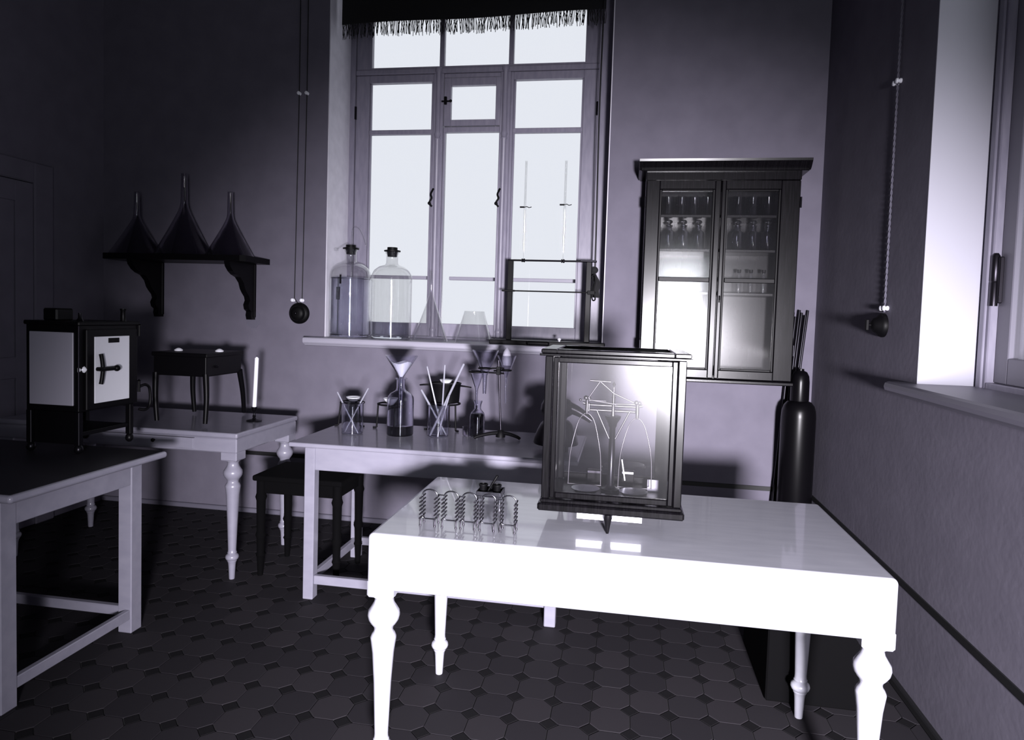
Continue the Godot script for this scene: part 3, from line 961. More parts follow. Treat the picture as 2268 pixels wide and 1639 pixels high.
func wires_and_switches() -> void:
	# surface wiring on the far wall
	var t := thing("wall_switch", "round black switch on the far wall with a pair of wires above", "switch", P(-2.18, 1.33, 4.246))
	var st := S()
	X = Transform3D(Basis(Vector3.RIGHT, PI / 2), P(-2.181, 1.399, 4.246))
	lathe(st, [Vector2(0, 0), Vector2(0.072, 0), Vector2(0.072, 0.012), Vector2(0.064, 0.022), Vector2(0.052, 0.028), Vector2(0.05, 0.040), Vector2(0.042, 0.05), Vector2(0.02, 0.054), Vector2(0, 0.055)], Vector3.ZERO, 36)
	obj("cap", st, M.black_rubber, t)
	st = S()
	lathe(st, [Vector2(0, 0.054), Vector2(0.009, 0.054), Vector2(0.009, 0.064), Vector2(0.006, 0.068), Vector2(0, 0.069)], Vector3.ZERO, 14)
	X = Transform3D.IDENTITY
	obj("button", st, M.gun_metal, t)
	var t2 := thing("wall_wiring", "pair of thin parallel wires running up the wall left of the window", "wiring", P(-2.18, 1.46, 4.24))
	for k in 2:
		st = S()
		var x: float = [-2.203, -2.148][k]
		tube(st, [P(x, 3.95, 4.236), P(x, 2.87, 4.236), P([-2.216, -2.160][k], 1.5, 4.236), P([-2.19, -2.172][k], 1.468, 4.232)], 0.0032, 6)
		obj("wire", st, M.wire, t2)
		for y in [2.868, 1.487]:
			st = S()
			X = Transform3D(Basis(Vector3.RIGHT, PI / 2), P(x - (0.0 if y > 2 else 0.022 - 0.01 * k), y, 4.2465))
			lathe(st, [Vector2(0, 0), Vector2(0.011, 0), Vector2(0.012, 0.006), Vector2(0.007, 0.010), Vector2(0.007, 0.014), Vector2(0.0125, 0.018), Vector2(0.011, 0.025), Vector2(0, 0.028)], Vector3.ZERO, 14)
			X = Transform3D.IDENTITY
			obj("insulator", st, M.porcelain, t2)
	# twisted cord and switch on the right wall
	var t3 := thing("side_switch", "black rotary switch at the lower end of the cord on the right wall", "switch", P(1.13, 1.40, 3.17))
	st = S()
	X = Transform3D(Basis(Vector3(0, 0, 1), PI / 2), P(1.1295, 1.437, 3.17))
	lathe(st, [Vector2(0, 0), Vector2(0.052, 0), Vector2(0.053, 0.010), Vector2(0.048, 0.022), Vector2(0.036, 0.032), Vector2(0.030, 0.046), Vector2(0.015, 0.054), Vector2(0, 0.055)], Vector3.ZERO, 28)
	X = Transform3D.IDENTITY
	obj("cap", st, M.black_rubber, t3)
	st = S()
	tube(st, [P(1.078, 1.437, 3.17), P(1.066, 1.437, 3.17)], 0.006, 8)
	bx(st, 1.052, 1.067, 1.412, 1.462, 3.163, 3.177, 0.003)
	obj("key", st, M.black_lacquer, t3)
	var t4 := thing("twisted_cord", "pale twisted electric cord hanging down the right wall to the switch", "cord", P(1.12, 1.48, 3.15))
	for k in 2:
		st = S()
		var pts := []
		for i in 330:
			var y := 3.95 - i * (3.95 - 1.495) / 329.0
			var a := y * 120.0 + PI * k
			pts.append(P(1.1215 + 0.0026 * cos(a), y, 3.152 + 0.0026 * sin(a)))
		tube(st, pts, 0.0027, 5)
		obj("strand", st, M.cord, t4)
	for y in [2.485, 1.512]:
		for k in 2:
			st = S()
			X = Transform3D(Basis(Vector3(0, 0, 1), PI / 2), P(1.1297, y, 3.152 + (k - 0.5) * 0.034))
			lathe(st, [Vector2(0, 0), Vector2(0.010, 0), Vector2(0.011, 0.006), Vector2(0.007, 0.010), Vector2(0.012, 0.016), Vector2(0.010, 0.023), Vector2(0, 0.025)], Vector3.ZERO, 14)
			X = Transform3D.IDENTITY
			obj("insulator", st, M.porcelain, t4)

# ---- hanging cabinet
func cabinet() -> void:
	var t := thing("glazed_cabinet", "dark wooden wall cabinet with two glazed doors, right of the window", "cabinet", P(0.52, 1.08, 4.11))
	var W: Material = M.dark_wood
	var st := S()
	bx(st, 0.095, 0.115, 1.10, 2.30, 3.985, 4.246)
	bx(st, 0.925, 0.945, 1.10, 2.30, 3.985, 4.246)
	bx(st, 0.115, 0.925, 1.10, 1.122, 3.985, 4.246)
	bx(st, 0.115, 0.925, 2.27, 2.30, 3.985, 4.246)
	bx(st, 0.115, 0.925, 1.122, 2.27, 4.232, 4.246)
	bx(st, 0.095, 0.945, 2.235, 2.29, 3.965, 3.984)
	obj("carcass", st, W, t)
	st = S()
	for q in [[0.045, 2.318, 2.332], [0.062, 2.300, 2.318], [0.078, 2.282, 2.300]]:
		bx(st, 0.14 - q[0], 0.90 + q[0], q[1], q[2], 4.02 - q[0] * 1.0, 4.246, 0.004)
	prz(st, [Vector2(0.092, 2.29), Vector2(0.062, 2.332), Vector2(0.06, 2.338), Vector2(0.98, 2.338), Vector2(0.978, 2.332), Vector2(0.948, 2.29)], 3.945, 4.246)
	prx(st, [Vector2(3.962, 2.29), Vector2(3.945, 2.30), Vector2(3.918, 2.332), Vector2(3.915, 2.345), Vector2(4.246, 2.345), Vector2(4.246, 2.29)], 0.052, 0.988)
	obj("cornice", st, W, t)
	st = S()
	bx(st, 0.085, 0.955, 1.078, 1.099, 3.955, 4.246, 0.006)
	obj("base_moulding", st, W, t)
	for k in 2:
		var a: float = [0.098, 0.519][k]
		var b: float = [0.514, 0.942][k]
		var g0: float = [0.186, 0.553][k]
		var g1: float = [0.470, 0.828][k]
		st = S()
		bx(st, a, g0 - 0.012, 1.104, 2.232, 3.962, 3.983, 0.004)
		bx(st, g1 + 0.012, b, 1.104, 2.232, 3.962, 3.983, 0.004)
		bx(st, g0 - 0.012, g1 + 0.012, 1.104, 1.152, 3.962, 3.983, 0.003)
		bx(st, g0 - 0.012, g1 + 0.012, 2.182, 2.232, 3.962, 3.983, 0.003)
		var dr := obj("door", st, W, t)
		st = S()
		bx(st, g0 - 0.012, g0, 1.152, 2.182, 3.968, 3.983, 0.003)
		bx(st, g1, g1 + 0.012, 1.152, 2.182, 3.968, 3.983, 0.003)
		bx(st, g0, g1, 1.152, 1.163, 3.968, 3.983, 0.003)
		bx(st, g0, g1, 2.171, 2.182, 3.968, 3.983, 0.003)
		bx(st, g0, g1, 1.655, 1.681, 3.966, 3.983, 0.003)
		obj("glazing_bead", st, M.black_lacquer, dr)
		for y in [[1.163, 1.655], [1.681, 2.171]]:
			st = S()
			bx(st, g0, g1, y[0], y[1], 3.975, 3.977, 0)
			obj("pane", st, M.dusty_glass, dr)
		if k == 1:
			st = S()
			bx(st, 0.526, 0.534, 1.54, 1.58, 3.958, 3.963, 0.002)
			tube(st, [P(0.53, 1.565, 3.962), P(0.53, 1.565, 3.945)], 0.004, 8)
			bx(st, 0.5275, 0.5325, 1.553, 1.577, 3.936, 3.946, 0.002)
			obj("key", st, M.black_iron, dr)
		for y in [1.25, 2.08]:
			st = S()
			lathe(st, [Vector2(0, 0), Vector2(0.005, 0), Vector2(0.005, 0.06), Vector2(0, 0.06)], P([0.094, 0.946][k], y, 3.964), 10)
			obj("hinge", st, M.gun_metal, dr)
	for y in [2.045, 1.848, 1.60]:
		st = S()
		bx(st, 0.116, 0.924, y - 0.016, y, 4.01, 4.231, 0.002)
		obj("shelf", st, W, t)
	# glassware, by shelf: cylinders above, stoppered bottles below, small vials lowest
	var cyl := [Vector2(0, 0), Vector2(0.033, 0), Vector2(0.035, 0.004), Vector2(0.0345, 0.108), Vector2(0.036, 0.112)]
	O = Vector3.ZERO
	st = S()
	vessel(st, cyl, Vector3.ZERO, 0.002, 20)
	var cm := st.commit()
	st = S()
	var bot := [Vector2(0, 0), Vector2(0.034, 0), Vector2(0.036, 0.004), Vector2(0.036, 0.092), Vector2(0.031, 0.106), Vector2(0.017, 0.116), Vector2(0.016, 0.136), Vector2(0.021, 0.139), Vector2(0.021, 0.144)]
	vessel(st, bot, Vector3.ZERO, 0.002, 20)
	var bm := st.commit()
	st = S()
	lathe(st, [Vector2(0, 0.126), Vector2(0.013, 0.126), Vector2(0.015, 0.146), Vector2(0.008, 0.150), Vector2(0.019, 0.158), Vector2(0.020, 0.168), Vector2(0.012, 0.176), Vector2(0, 0.177)], Vector3.ZERO, 16)
	var sm := st.commit()
	var lab := ["first glass jar from the left on the cabinet's top shelf", "second glass jar from the left on the cabinet's top shelf", "third glass jar from the left on the cabinet's top shelf", "fourth jar on the cabinet's top shelf, beside the door division", "jar nearest the door division behind the right cabinet door", "middle jar of three on top behind the right cabinet door", "outermost jar on top behind the right cabinet door"]
	var xs := [0.225, 0.300, 0.372, 0.445, 0.615, 0.695, 0.780]
	for i in 7:
		O = P(xs[i] * 1.02, 2.0452, 4.085)
		solo("glass_jar", cm, M.lab_glass, lab[i], "jar", "jars on the cabinet's top shelf")
	lab = ["stoppered bottle nearest the left edge of the cabinet's second shelf", "stoppered bottle in the middle behind the left cabinet door", "stoppered bottle beside the division behind the left cabinet door", "stoppered bottle beside the division behind the right cabinet door", "stoppered bottle in the middle behind the right cabinet door", "stoppered bottle at the outer end behind the right cabinet door"]
	xs = [0.236, 0.318, 0.402, 0.620, 0.705, 0.785]
	for i in 6:
		var b := thing("reagent_bottle", lab[i], "bottle", P(xs[i] * 1.02, 1.8482, 4.085), "bottles on the cabinet's second shelf")
		obj("body", bm, M.lab_glass, b)
		obj("stopper", sm, M.lab_glass, b)
	st = S()
	O = Vector3.ZERO
	vessel(st, [Vector2(0, 0), Vector2(0.014, 0), Vector2(0.015, 0.003), Vector2(0.015, 0.10), Vector2(0.010, 0.108), Vector2(0.010, 0.122)], Vector3.ZERO, 0.0015, 16)
	var vm := st.commit()
	st = S()
	lathe(st, [Vector2(0, 0.118), Vector2(0.0085, 0.118), Vector2(0.0115, 0.128), Vector2(0.0115, 0.138), Vector2(0, 0.139)], Vector3.ZERO, 14)
	var vc := st.commit()
	lab = ["small corked vial nearest the division on the lower cabinet shelf", "middle one of three small corked vials in the cabinet", "small corked vial at the outer end of the lower cabinet shelf"]
	xs = [0.638, 0.703, 0.773]
	for i in 3:
		var b := thing("small_vial", lab[i], "vial", P(xs[i] * 1.02, 1.6002, 4.08), "vials on the lower cabinet shelf")
		obj("body", vm, M.thin_glass, b)
		obj("cork", vc, M.black_rubber, b)

func cylinder_and_tubes() -> void:
	var t := thing("gas_cylinder", "black steel gas cylinder with a domed cap in the right corner", "gas cylinder", P(1.008, 0, 4.03))
	var st := S()
	lathe(st, [Vector2(0, 0), Vector2(0.09, 0), Vector2(0.094, 0.008), Vector2(0.094, 0.90), Vector2(0.091, 0.935), Vector2(0.082, 0.965), Vector2(0.066, 0.985), Vector2(0.05, 0.992), Vector2(0, 0.992)], O, 36)
	obj("body", st, M.black_enamel, t)
	st = S()
	lathe(st, [Vector2(0, 0.992), Vector2(0.05, 0.992), Vector2(0.051, 1.0), Vector2(0.050, 1.10), Vector2(0.046, 1.135), Vector2(0.034, 1.158), Vector2(0.018, 1.166), Vector2(0.018, 1.176), Vector2(0, 1.177)], O, 30)
	obj("cap", st, M.black_enamel, t)
	var lab := ["leftmost long tube leaning in the corner behind the gas cylinder", "second long tube from the left behind the gas cylinder", "third long tube from the left behind the gas cylinder", "third long tube from the right wall behind the gas cylinder", "second long tube from the right wall behind the gas cylinder", "long tube nearest the right wall behind the gas cylinder"]
	for i in 6:
		var lo := P(0.895 + i * 0.0095, 0, 4.143 + 0.016 * (i % 2))
		var hi := P(0.992 + i * 0.017, [1.50, 1.475, 1.515, 1.50, 1.485, 1.515][i], 4.20 + 0.018 * (i % 2))
		O = lo
		st = S()
		tube(st, [lo + Vector3(0, 0.001, 0), hi], 0.0072, 10)
		solo("long_tube", st, M.gun_metal, lab[i], "tube", "long tubes behind the gas cylinder")

# ---- things on the window sill
func carboy(at: Vector3, r: float, h: float, water: float, label: String) -> Node3D:
	var b := thing("glass_carboy", label, "carboy", at)
	var st := S()
	var hs := h * 0.80
	vessel(st, [Vector2(0, 0), Vector2(r * 0.94, 0), Vector2(r, 0.012), Vector2(r, hs), Vector2(r * 0.97, hs + 0.03), Vector2(r * 0.86, hs + 0.058), Vector2(r * 0.64, hs + 0.082), Vector2(r * 0.42, hs + 0.092), Vector2(0.045, hs + 0.098), Vector2(0.040, hs + 0.108), Vector2(0.039, hs + 0.165), Vector2(0.046, hs + 0.172), Vector2(0.046, hs + 0.182)], at, 0.003, 48)
	obj("glass", st, M.thin_glass, b)
	st = S()
	lathe(st, [Vector2(0, 0.0065), Vector2(r * 0.90, 0.0065), Vector2(r - 0.004, 0.016), Vector2(r - 0.004, water - 0.002), Vector2(r - 0.006, water), Vector2(0, water)], at, 48)
	obj("water", st, M.water, b)
	st = S()
	lathe(st, [Vector2(0, hs + 0.150), Vector2(0.031, hs + 0.150), Vector2(0.036, hs + 0.183), Vector2(0.054, hs + 0.184), Vector2(0.055, hs + 0.192), Vector2(0.034, hs + 0.196), Vector2(0.034, hs + 0.212), Vector2(0, hs + 0.213)], at, 24)
	obj("stopper", st, M.black_rubber, b)
	return b

func sill_things() -> void:
	var y := 1.2452
	var a := carboy(P(-1.855, y, 4.325), 0.138, 0.52, 0.405, "large glass carboy nearly full of water with bent glass tubes in its stopper")
	var hs := y + 0.52 * 0.80
	var c := P(-1.855, 0, 4.325)
	var st := S()
	tube(st, bend([c + Vector3(0.006, y + 0.03, 0), c + Vector3(0.006, hs + 0.18, 0), c + Vector3(0.004, hs + 0.30, 0), c + Vector3(0.022, hs + 0.335, 0), c + Vector3(0.052, hs + 0.325, 0), c + Vector3(0.085, hs + 0.28, 0.01), c + Vector3(0.112, hs + 0.21, 0.012)]), 0.0058, 10)
	obj("siphon_tube", st, M.thin_glass, a)
	st = S()
	tube(st, bend([c + Vector3(-0.012, hs + 0.10, 0), c + Vector3(-0.012, hs + 0.20, 0), c + Vector3(-0.03, hs + 0.225, 0), c + Vector3(-0.10, hs + 0.185, 0)]), 0.006, 10)
	lathe(st, [Vector2(0.007, 0), Vector2(0.016, 0.003), Vector2(0.017, 0.022), Vector2(0.008, 0.026)], c + Vector3(-0.106, hs + 0.17, 0), 14)
	obj("bent_tube", st, M.thin_glass, a)
	st = S()
	bx(st, -1.873, -1.861, y + 0.36, y + 0.42, 4.19, 4.1915, 0)
	obj("tag", st, M.black_rubber, a)
	carboy(P(-1.545, y, 4.285), 0.136, 0.50, 0.115, "large glass carboy with a little water and a plain black stopper")
	# upturned funnel and glass bell cut low where window glare hides its top
	O = P(-1.262, y, 4.262)
	st = S()
	vessel(st, [Vector2(0.118, 0), Vector2(0.115, 0.007), Vector2(0.070, 0.135), Vector2(0.030, 0.25), Vector2(0.016, 0.30), Vector2(0.0125, 0.33), Vector2(0.011, 0.46)], O, 0.0025, 40, true)
	solo("glass_funnel", st, M.thin_glass, "tall clear upturned glass funnel on the sill beside the carboys", "funnel")
	O = P(-0.968, y, 4.262)
	st = S()
	vessel(st, [Vector2(0.125, 0), Vector2(0.122, 0.008), Vector2(0.095, 0.10), Vector2(0.066, 0.20), Vector2(0.067, 0.204)], O, 0.0022, 40, true)
	solo("glass_bell", st, M.thin_glass, "wide clear glass bell cut short where window glare hides its top, on the sill beside the black frame", "glass bell")
	# burette frame
	var t := thing("burette_stand", "black two-post frame with cross rods standing on the sill", "stand", P(-0.49, y, 4.26))
	st = S()
	bx(st, -0.845, -0.115, y, y + 0.028, 4.16, 4.36, 0.004)
	obj("base", st, M.black_lacquer, t)
	for x in [-0.735, -0.232]:
		st = S()
		bx(st, x - 0.017, x + 0.017, y + 0.028, 1.782, 4.243, 4.277, 0.003)
		obj("post", st, M.black_lacquer, t)
	st = S()
	tube(st, [P(-0.755, 1.785, 4.26), P(-0.185, 1.785, 4.26)], 0.0062, 10)
	for x in [-0.655, -0.40]:
		X = Transform3D(Basis(Vector3(0, 0, 1), -PI / 2), P(x - 0.012, 1.785, 4.26))
		lathe(st, [Vector2(0.006, 0), Vector2(0.012, 0.002), Vector2(0.012, 0.007), Vector2(0.008, 0.010), Vector2(0.012, 0.014), Vector2(0.012, 0.022), Vector2(0.006, 0.024)], Vector3.ZERO, 14)
		X = Transform3D.IDENTITY
	bx(st, -0.29, -0.19, 1.782, 1.794, 4.25, 4.27, 0.002)
	obj("top_rod", st, M.gun_metal, t)
	st = S()
	tube(st, [P(-0.785, 1.588, 4.235), P(-0.185, 1.588, 4.235)], 0.0045, 10)
	bx(st, -0.785, -0.70, 1.582, 1.594, 4.23, 4.243, 0.002)
	bx(st, -0.235, -0.19, 1.575, 1.60, 4.225, 4.2425, 0.002)
	obj("lower_rod", st, M.black_iron, t)
	st = S()
	tube(st, bend([P(-0.212, 1.69, 4.235), P(-0.196, 1.70, 4.235), P(-0.19, 1.66, 4.235), P(-0.20, 1.60, 4.23), P(-0.186, 1.55, 4.23), P(-0.20, 1.54, 4.235), P(-0.208, 1.57, 4.235), P(-0.205, 1.66, 4.235), P(-0.212, 1.69, 4.235)]), 0.0045, 8)
	obj("hook", st, M.black_iron, t)
	st = S()
	lathe(st, [Vector2(0, 0), Vector2(0.007, 0), Vector2(0.006, 0.006), Vector2(0.012, 0.013), Vector2(0.012, 0.020), Vector2(0, 0.026)], P(-0.40, y + 0.028, 4.20), 14)
	obj("knob", st, M.porcelain, t)
	# burettes clipped above the frame
	for k in 2:
		var x: float = [-0.655, -0.40][k]
		var b := thing("glass_burette", ["thin glass burette above the frame, nearer the middle of the window", "thin glass burette above the frame, nearer the right window edge"][k], "burette", P(x, 1.792, 4.26), "burettes above the black frame")
		st = S()
		vessel(st, [Vector2(0.003, 0), Vector2(0.003, 0.05), Vector2(0.0075, 0.07), Vector2(0.0075, 0.62), Vector2(0.009, 0.624)], O, 0.0014, 14, true)
		obj("tube", st, M.thin_glass, b)
		st = S()
		bx(st, x - 0.032, x - 0.002, 2.118 + 0.016 * k, 2.128 + 0.016 * k, 4.248, 4.2525, 0.002)
		tube(st, bend([P(x - 0.004, 2.122 + 0.016 * k, 4.25), P(x + 0.014, 2.126 + 0.016 * k, 4.25), P(x + 0.026, 2.120 + 0.016 * k, 4.25), P(x + 0.044, 2.124 + 0.016 * k, 4.25)]), 0.0026, 6)
		obj("clip", st, M.black_iron, b)
	O = P(-0.525, y, 4.135)
	st = S()
	rbox(st, -0.60, -0.455, y, y + 0.03, 4.118, 4.152, 0.0145, 4)
	solo("rubber_bulb", st, M.black_rubber, "black rubber bulb lying on the front edge of the sill", "rubber bulb")

# ---- on the turned table
func turned_table_things() -> void:
	var t := thing("water_bath", "black box-shaped water bath on four splayed legs, on the drawer table", "water bath", P(-2.37, 0.78, 3.43))
	var st := S()
	rbox(st, -2.528, -2.21, 1.045, 1.166, 3.262, 3.60, 0.008, 3)
	bx(st, -2.536, -2.202, 1.150, 1.172, 3.254, 3.608, 0.004)
	obj("box", st, M.black_lacquer, t)
	for q in [[-2.217, 3.27, 0.008, -0.014], [-2.517, 3.27, 0.014, -0.008], [-2.217, 3.59, -0.035, 0.11], [-2.517, 3.59, -0.01, 0.03]]:
		st = S()
		var p := P(q[0], 1.06, q[1])
		var e := P(q[0] + q[2], 0.794, q[1] + q[3])
		var m := p.lerp(e, 0.5) + Vector3(signf(p.x + 2.37) * 0.006, 0, 0.0)
		tube(st, bend([p, m, e]), 0.017, 8, 0.012)
		obj("leg", st, M.black_lacquer, t)
	st = S()
	X = Transform3D(Basis(Vector3(0, 0, 1), -PI / 2), P(-2.2095, 1.097, 3.352))
	lathe(st, [Vector2(0, 0), Vector2(0.006, 0), Vector2(0.005, 0.006), Vector2(0.009, 0.010), Vector2(0, 0.016)], Vector3.ZERO, 12)
	X = Transform3D.IDENTITY
	obj("tap", st, M.gun_metal, t)
	for q in [[-2.475, 3.40], [-2.262, 3.46]]:
		st = S()
		lathe(st, [Vector2(0, 1.1722), Vector2(0.022, 1.1722), Vector2(0.023, 1.178), Vector2(0.012, 1.186), Vector2(0.006, 1.188), Vector2(0, 1.189)], P(q[0], 0, q[1]), 18)
		obj("lid", st, M.porcelain, t)
	var c := thing("candlestick", "small dark metal candlestick holding a tall white candle", "candlestick", P(-2.062, 0.7805, 3.492))
	st = S()
	lathe(st, [Vector2(0, 0), Vector2(0.042, 0), Vector2(0.043, 0.005), Vector2(0.030, 0.009), Vector2(0.012, 0.013), Vector2(0.007, 0.022), Vector2(0.010, 0.030), Vector2(0.006, 0.038), Vector2(0.006, 0.052), Vector2(0.011, 0.060), Vector2(0.014, 0.066), Vector2(0.016, 0.082), Vector2(0.012, 0.083), Vector2(0.0115, 0.0705), Vector2(0, 0.0705)], O, 24)
	obj("holder", st, M.gun_metal, c)
	O = P(-2.062, 0.8515, 3.492)
	st = S()
	var up := Vector3(0.012, 0.297, 0)
	tube(st, [O + Vector3(0, 0.001, 0), O + up * 0.4, O + up * 0.975], 0.0112, 14)
	tube(st, [O + up * 0.975, O + up], 0.0112, 14, 0.004)
	var cd := thing("candle", "tall white candle standing in the dark candlestick", "candle", O)
	obj("wax", st, M.wax, cd)
	st = S()
	tube(st, [O + up, O + up + Vector3(0.001, 0.008, 0)], 0.0012, 6)
	obj("wick", st, M.black_rubber, cd)

# ---- on the kitchen table
func rod(a: Vector3, b: Vector3, label: String, r := 0.0042) -> void:
	O = a
	var st := S()
	tube(st, [a, a.lerp(b, 0.5), b], r, 10)
	ball(st, b, r * 1.05, 1.0, 10)
	solo("stirring_rod", st, M.porcelain_rod, label, "rod")

func beaker(at: Vector3, r: float, h: float, label: String) -> void:
	var b := thing("glass_beaker", label, "beaker", at)
	var st := S()
	vessel(st, [Vector2(0, 0), Vector2(r - 0.006, 0), Vector2(r, 0.006), Vector2(r, h - 0.006), Vector2(r + 0.003, h)], at, 0.0018, 36)
	obj("glass", st, M.lab_glass, b)
	st = S()
	lathe(st, [Vector2(r - 0.0005, 0.0), Vector2(r + 0.0005, 0.002), Vector2(r + 0.0002, 0.006)], at, 36)
	obj("base_rim", st, M.thin_glass, b)

func iron_tripod(c: Vector3, r: float, y: float, label: String, turn: float, spread := 1.15) -> void:
	var t := thing("iron_tripod", label, "tripod", c)
	var st := S()
	var pts := []
	for k in 29:
		var a := TAU * k / 28
		pts.append(c + Vector3(cos(a) * r, y - 0.005, sin(a) * r))
	tube(st, pts, 0.005, 8)
	obj("ring", st, M.black_iron, t)
	for k in 3:
		var a := turn + TAU * k / 3
		var d := Vector3(cos(a), 0, sin(a))
		st = S()
		tube(st, bend([c + d * r + Vector3(0, y - 0.005, 0), c + d * r * lerpf(1.0, spread, 0.8) + Vector3(0, 0.02, 0), c + d * r * spread + Vector3(0, 0.006, 0), c + d * (r * spread + 0.02) + Vector3(0, 0.005, 0)]), 0.005, 8)
		obj("leg", st, M.black_iron, t)

func dish(c: Vector3, r: float, label: String) -> void:
	O = c
	var st := S()
	lathe(st, [Vector2(0, 0.0), Vector2(r * 0.4, 0.0), Vector2(r * 0.78, r * 0.28), Vector2(r, r * 0.62), Vector2(r * 1.03, r * 0.66), Vector2(r * 0.95, r * 0.64), Vector2(r * 0.7, r * 0.36), Vector2(0, r * 0.18)], c, 28)
	solo("porcelain_dish", st, M.porcelain, label, "dish")

func cone_funnel(tip: Vector3, neck: float, rim: float, h: float, stem: float, label: String, group := "") -> void:
	var y1 := h
	O = tip
	var st := S()
	vessel(st, [Vector2(neck * 0.7, -stem), Vector2(neck * 0.85, -stem * 0.5), Vector2(neck, 0), Vector2(neck * 1.35, 0.012), Vector2(rim - 0.002, y1 - 0.004), Vector2(rim, y1)], tip, 0.0018, 36, true)
	solo("glass_funnel", st, M.lab_glass, label, "funnel", group)

func kitchen_table_things() -> void:
	var pr := mat("porcelain_rod", Color(0.62, 0.62, 0.67, 0.5), 0.08)
	pr.transparency = BaseMaterial3D.TRANSPARENCY_ALPHA
	var y := 0.7802
	beaker(P(-1.395, y, 3.315), 0.056, 0.165, "plain glass beaker with two crossed rods at the table's left end")
	rod(P(-1.438, y + 0.006, 3.315), P(-1.312, 1.022, 3.315), "glass rod leaning right in the left-hand beaker")
	rod(P(-1.358, y + 0.006, 3.302), P(-1.472, 0.996, 3.295), "glass rod leaning left in the left-hand beaker")
	iron_tripod(P(-1.50, y, 3.56), 0.065, 0.135, "low black iron tripod behind the left-hand beaker", 0.45, 1.2)
	dish(P(-1.495, y + 0.135, 3.56), 0.040, "small white porcelain dish on the leftmost iron tripod")
	iron_tripod(P(-1.272, y, 3.56), 0.072, 0.138, "low black iron tripod behind the filter bottle", 2.55, 1.1)
	dish(P(-1.275, y + 0.138, 3.56), 0.040, "small white porcelain dish half hidden behind the filter bottle")
	# filter bottle with its funnel
	var c := P(-1.150, y, 3.367)
	var b := thing("filter_bottle", "wide glass bottle with dark liquid at the bottom under a paper filter", "bottle", c)
	var st := S()
	vessel(st, [Vector2(0, 0), Vector2(0.066, 0), Vector2(0.070, 0.006), Vector2(0.070, 0.185), Vector2(0.067, 0.203), Vector2(0.055, 0.22), Vector2(0.035, 0.231), Vector2(0.026, 0.238), Vector2(0.0235, 0.25), Vector2(0.0235, 0.292), Vector2(0.031, 0.296), Vector2(0.031, 0.301)], c, 0.002, 40)
	obj("glass", st, M.lab_glass, b)
	st = S()
	lathe(st, [Vector2(0, 0.0045), Vector2(0.064, 0.0045), Vector2(0.0672, 0.009), Vector2(0.0672, 0.052), Vector2(0, 0.052)], c, 40)
	obj("liquid", st, M.dark_liquid, b)
	var tip := c + Vector3(0, 0.298, 0)
	cone_funnel(tip, 0.0105, 0.086, 0.122, 0.235, "wide glass funnel holding folded filter paper in the bottle neck")
	O = tip
	st = S()
	var ring0 := []
	var ring1 := []
	for k in 48:
		var a := TAU * k / 48
		var z := 1.0 if k % 2 == 0 else 0.80
		ring0.append(tip + Vector3(cos(a) * 0.0075, 0.010, sin(a) * 0.0075))
		ring1.append(tip + Vector3(cos(a) * 0.0575 * z, 0.086 + 0.006 * sin(a * 3.0), sin(a) * 0.0575 * z))
	for k in 48:
		var j := (k + 1) % 48
		var n: Vector3 = ((ring1[k] + ring1[j]) * 0.5 - tip) * Vector3(1, 0, 1)
		quad(st, ring0[k], ring0[j], ring1[j], ring1[k], (n.normalized() - Vector3(0, 0.5, 0)).normalized())
		quad(st, ring0[k] + Vector3(0, 0.002, 0), ring0[j] + Vector3(0, 0.002, 0), ring1[j] * 1.0, ring1[k] * 1.0, (Vector3(0, 0.5, 0) - n.normalized()).normalized())
	solo("filter_paper", st, M.paper, "pleated white filter paper standing in the wide glass funnel", "filter paper")
	# beaker of rods
	beaker(P(-0.947, y, 3.385), 0.056, 0.168, "glass beaker crowded with rods in front of the black pot")
	var f := y + 0.006
	rod(P(-0.985, f, 3.37), P(-0.815, 1.166, 3.37), "longest rod leaning right out of the crowded beaker", 0.0062)
	rod(P(-0.905, f, 3.40), P(-1.034, 1.022, 3.36), "short rod leaning left out of the crowded beaker", 0.0055)
	rod(P(-0.93, f, 3.42), P(-1.025, 1.142, 3.42), "faint tall rod leaning left out of the crowded beaker", 0.0045)
	rod(P(-0.937, f, 3.405), P(-0.927, 1.154, 3.415), "upright tall rod in the crowded beaker", 0.0045)
	rod(P(-0.94, f, 3.352), P(-0.885, 1.00, 3.36), "short rod crossing low in the crowded beaker", 0.0045)
	# pot on tripod
	var pc := P(-0.972, y, 3.60)
	iron_tripod(pc, 0.085, 0.152, "tall black iron tripod carrying the black pot", 0.55, 1.1)
	var pot := thing("iron_pot", "black iron pot with loop handles on the tallest tripod", "pot", pc + Vector3(0, 0.1525, 0))
	st = S()
	lathe(st, [Vector2(0, 0), Vector2(0.072, 0), Vector2(0.080, 0.006), Vector2(0.086, 0.10), Vector2(0.090, 0.106), Vector2(0.090, 0.111), Vector2(0.083, 0.111), Vector2(0.082, 0.104), Vector2(0.0, 0.103)], O, 36)
	obj("body", st, M.black_iron, pot)
	for s in [-1.0, 1.0]:
		st = S()
		tube(st, bend([O + Vector3(s * 0.086, 0.098, 0), O + Vector3(s * 0.115, 0.097, 0.012), O + Vector3(s * 0.143, 0.092, 0.004), O + Vector3(s * 0.143, 0.090, -0.010), O + Vector3(s * 0.115, 0.092, -0.016), O + Vector3(s * 0.086, 0.095, -0.006)]), 0.0038, 8)
		obj("handle", st, M.black_iron, pot)
	dish(P(-0.968, y + 0.1525 + 0.104, 3.60), 0.036, "white porcelain dish set in the top of the black pot")
	# little glass
	O = P(-0.805, y, 3.455)
	st = S()
	vessel(st, [Vector2(0, 0), Vector2(0.022, 0), Vector2(0.024, 0.004), Vector2(0.026, 0.044), Vector2(0.028, 0.047)], O, 0.002, 24)
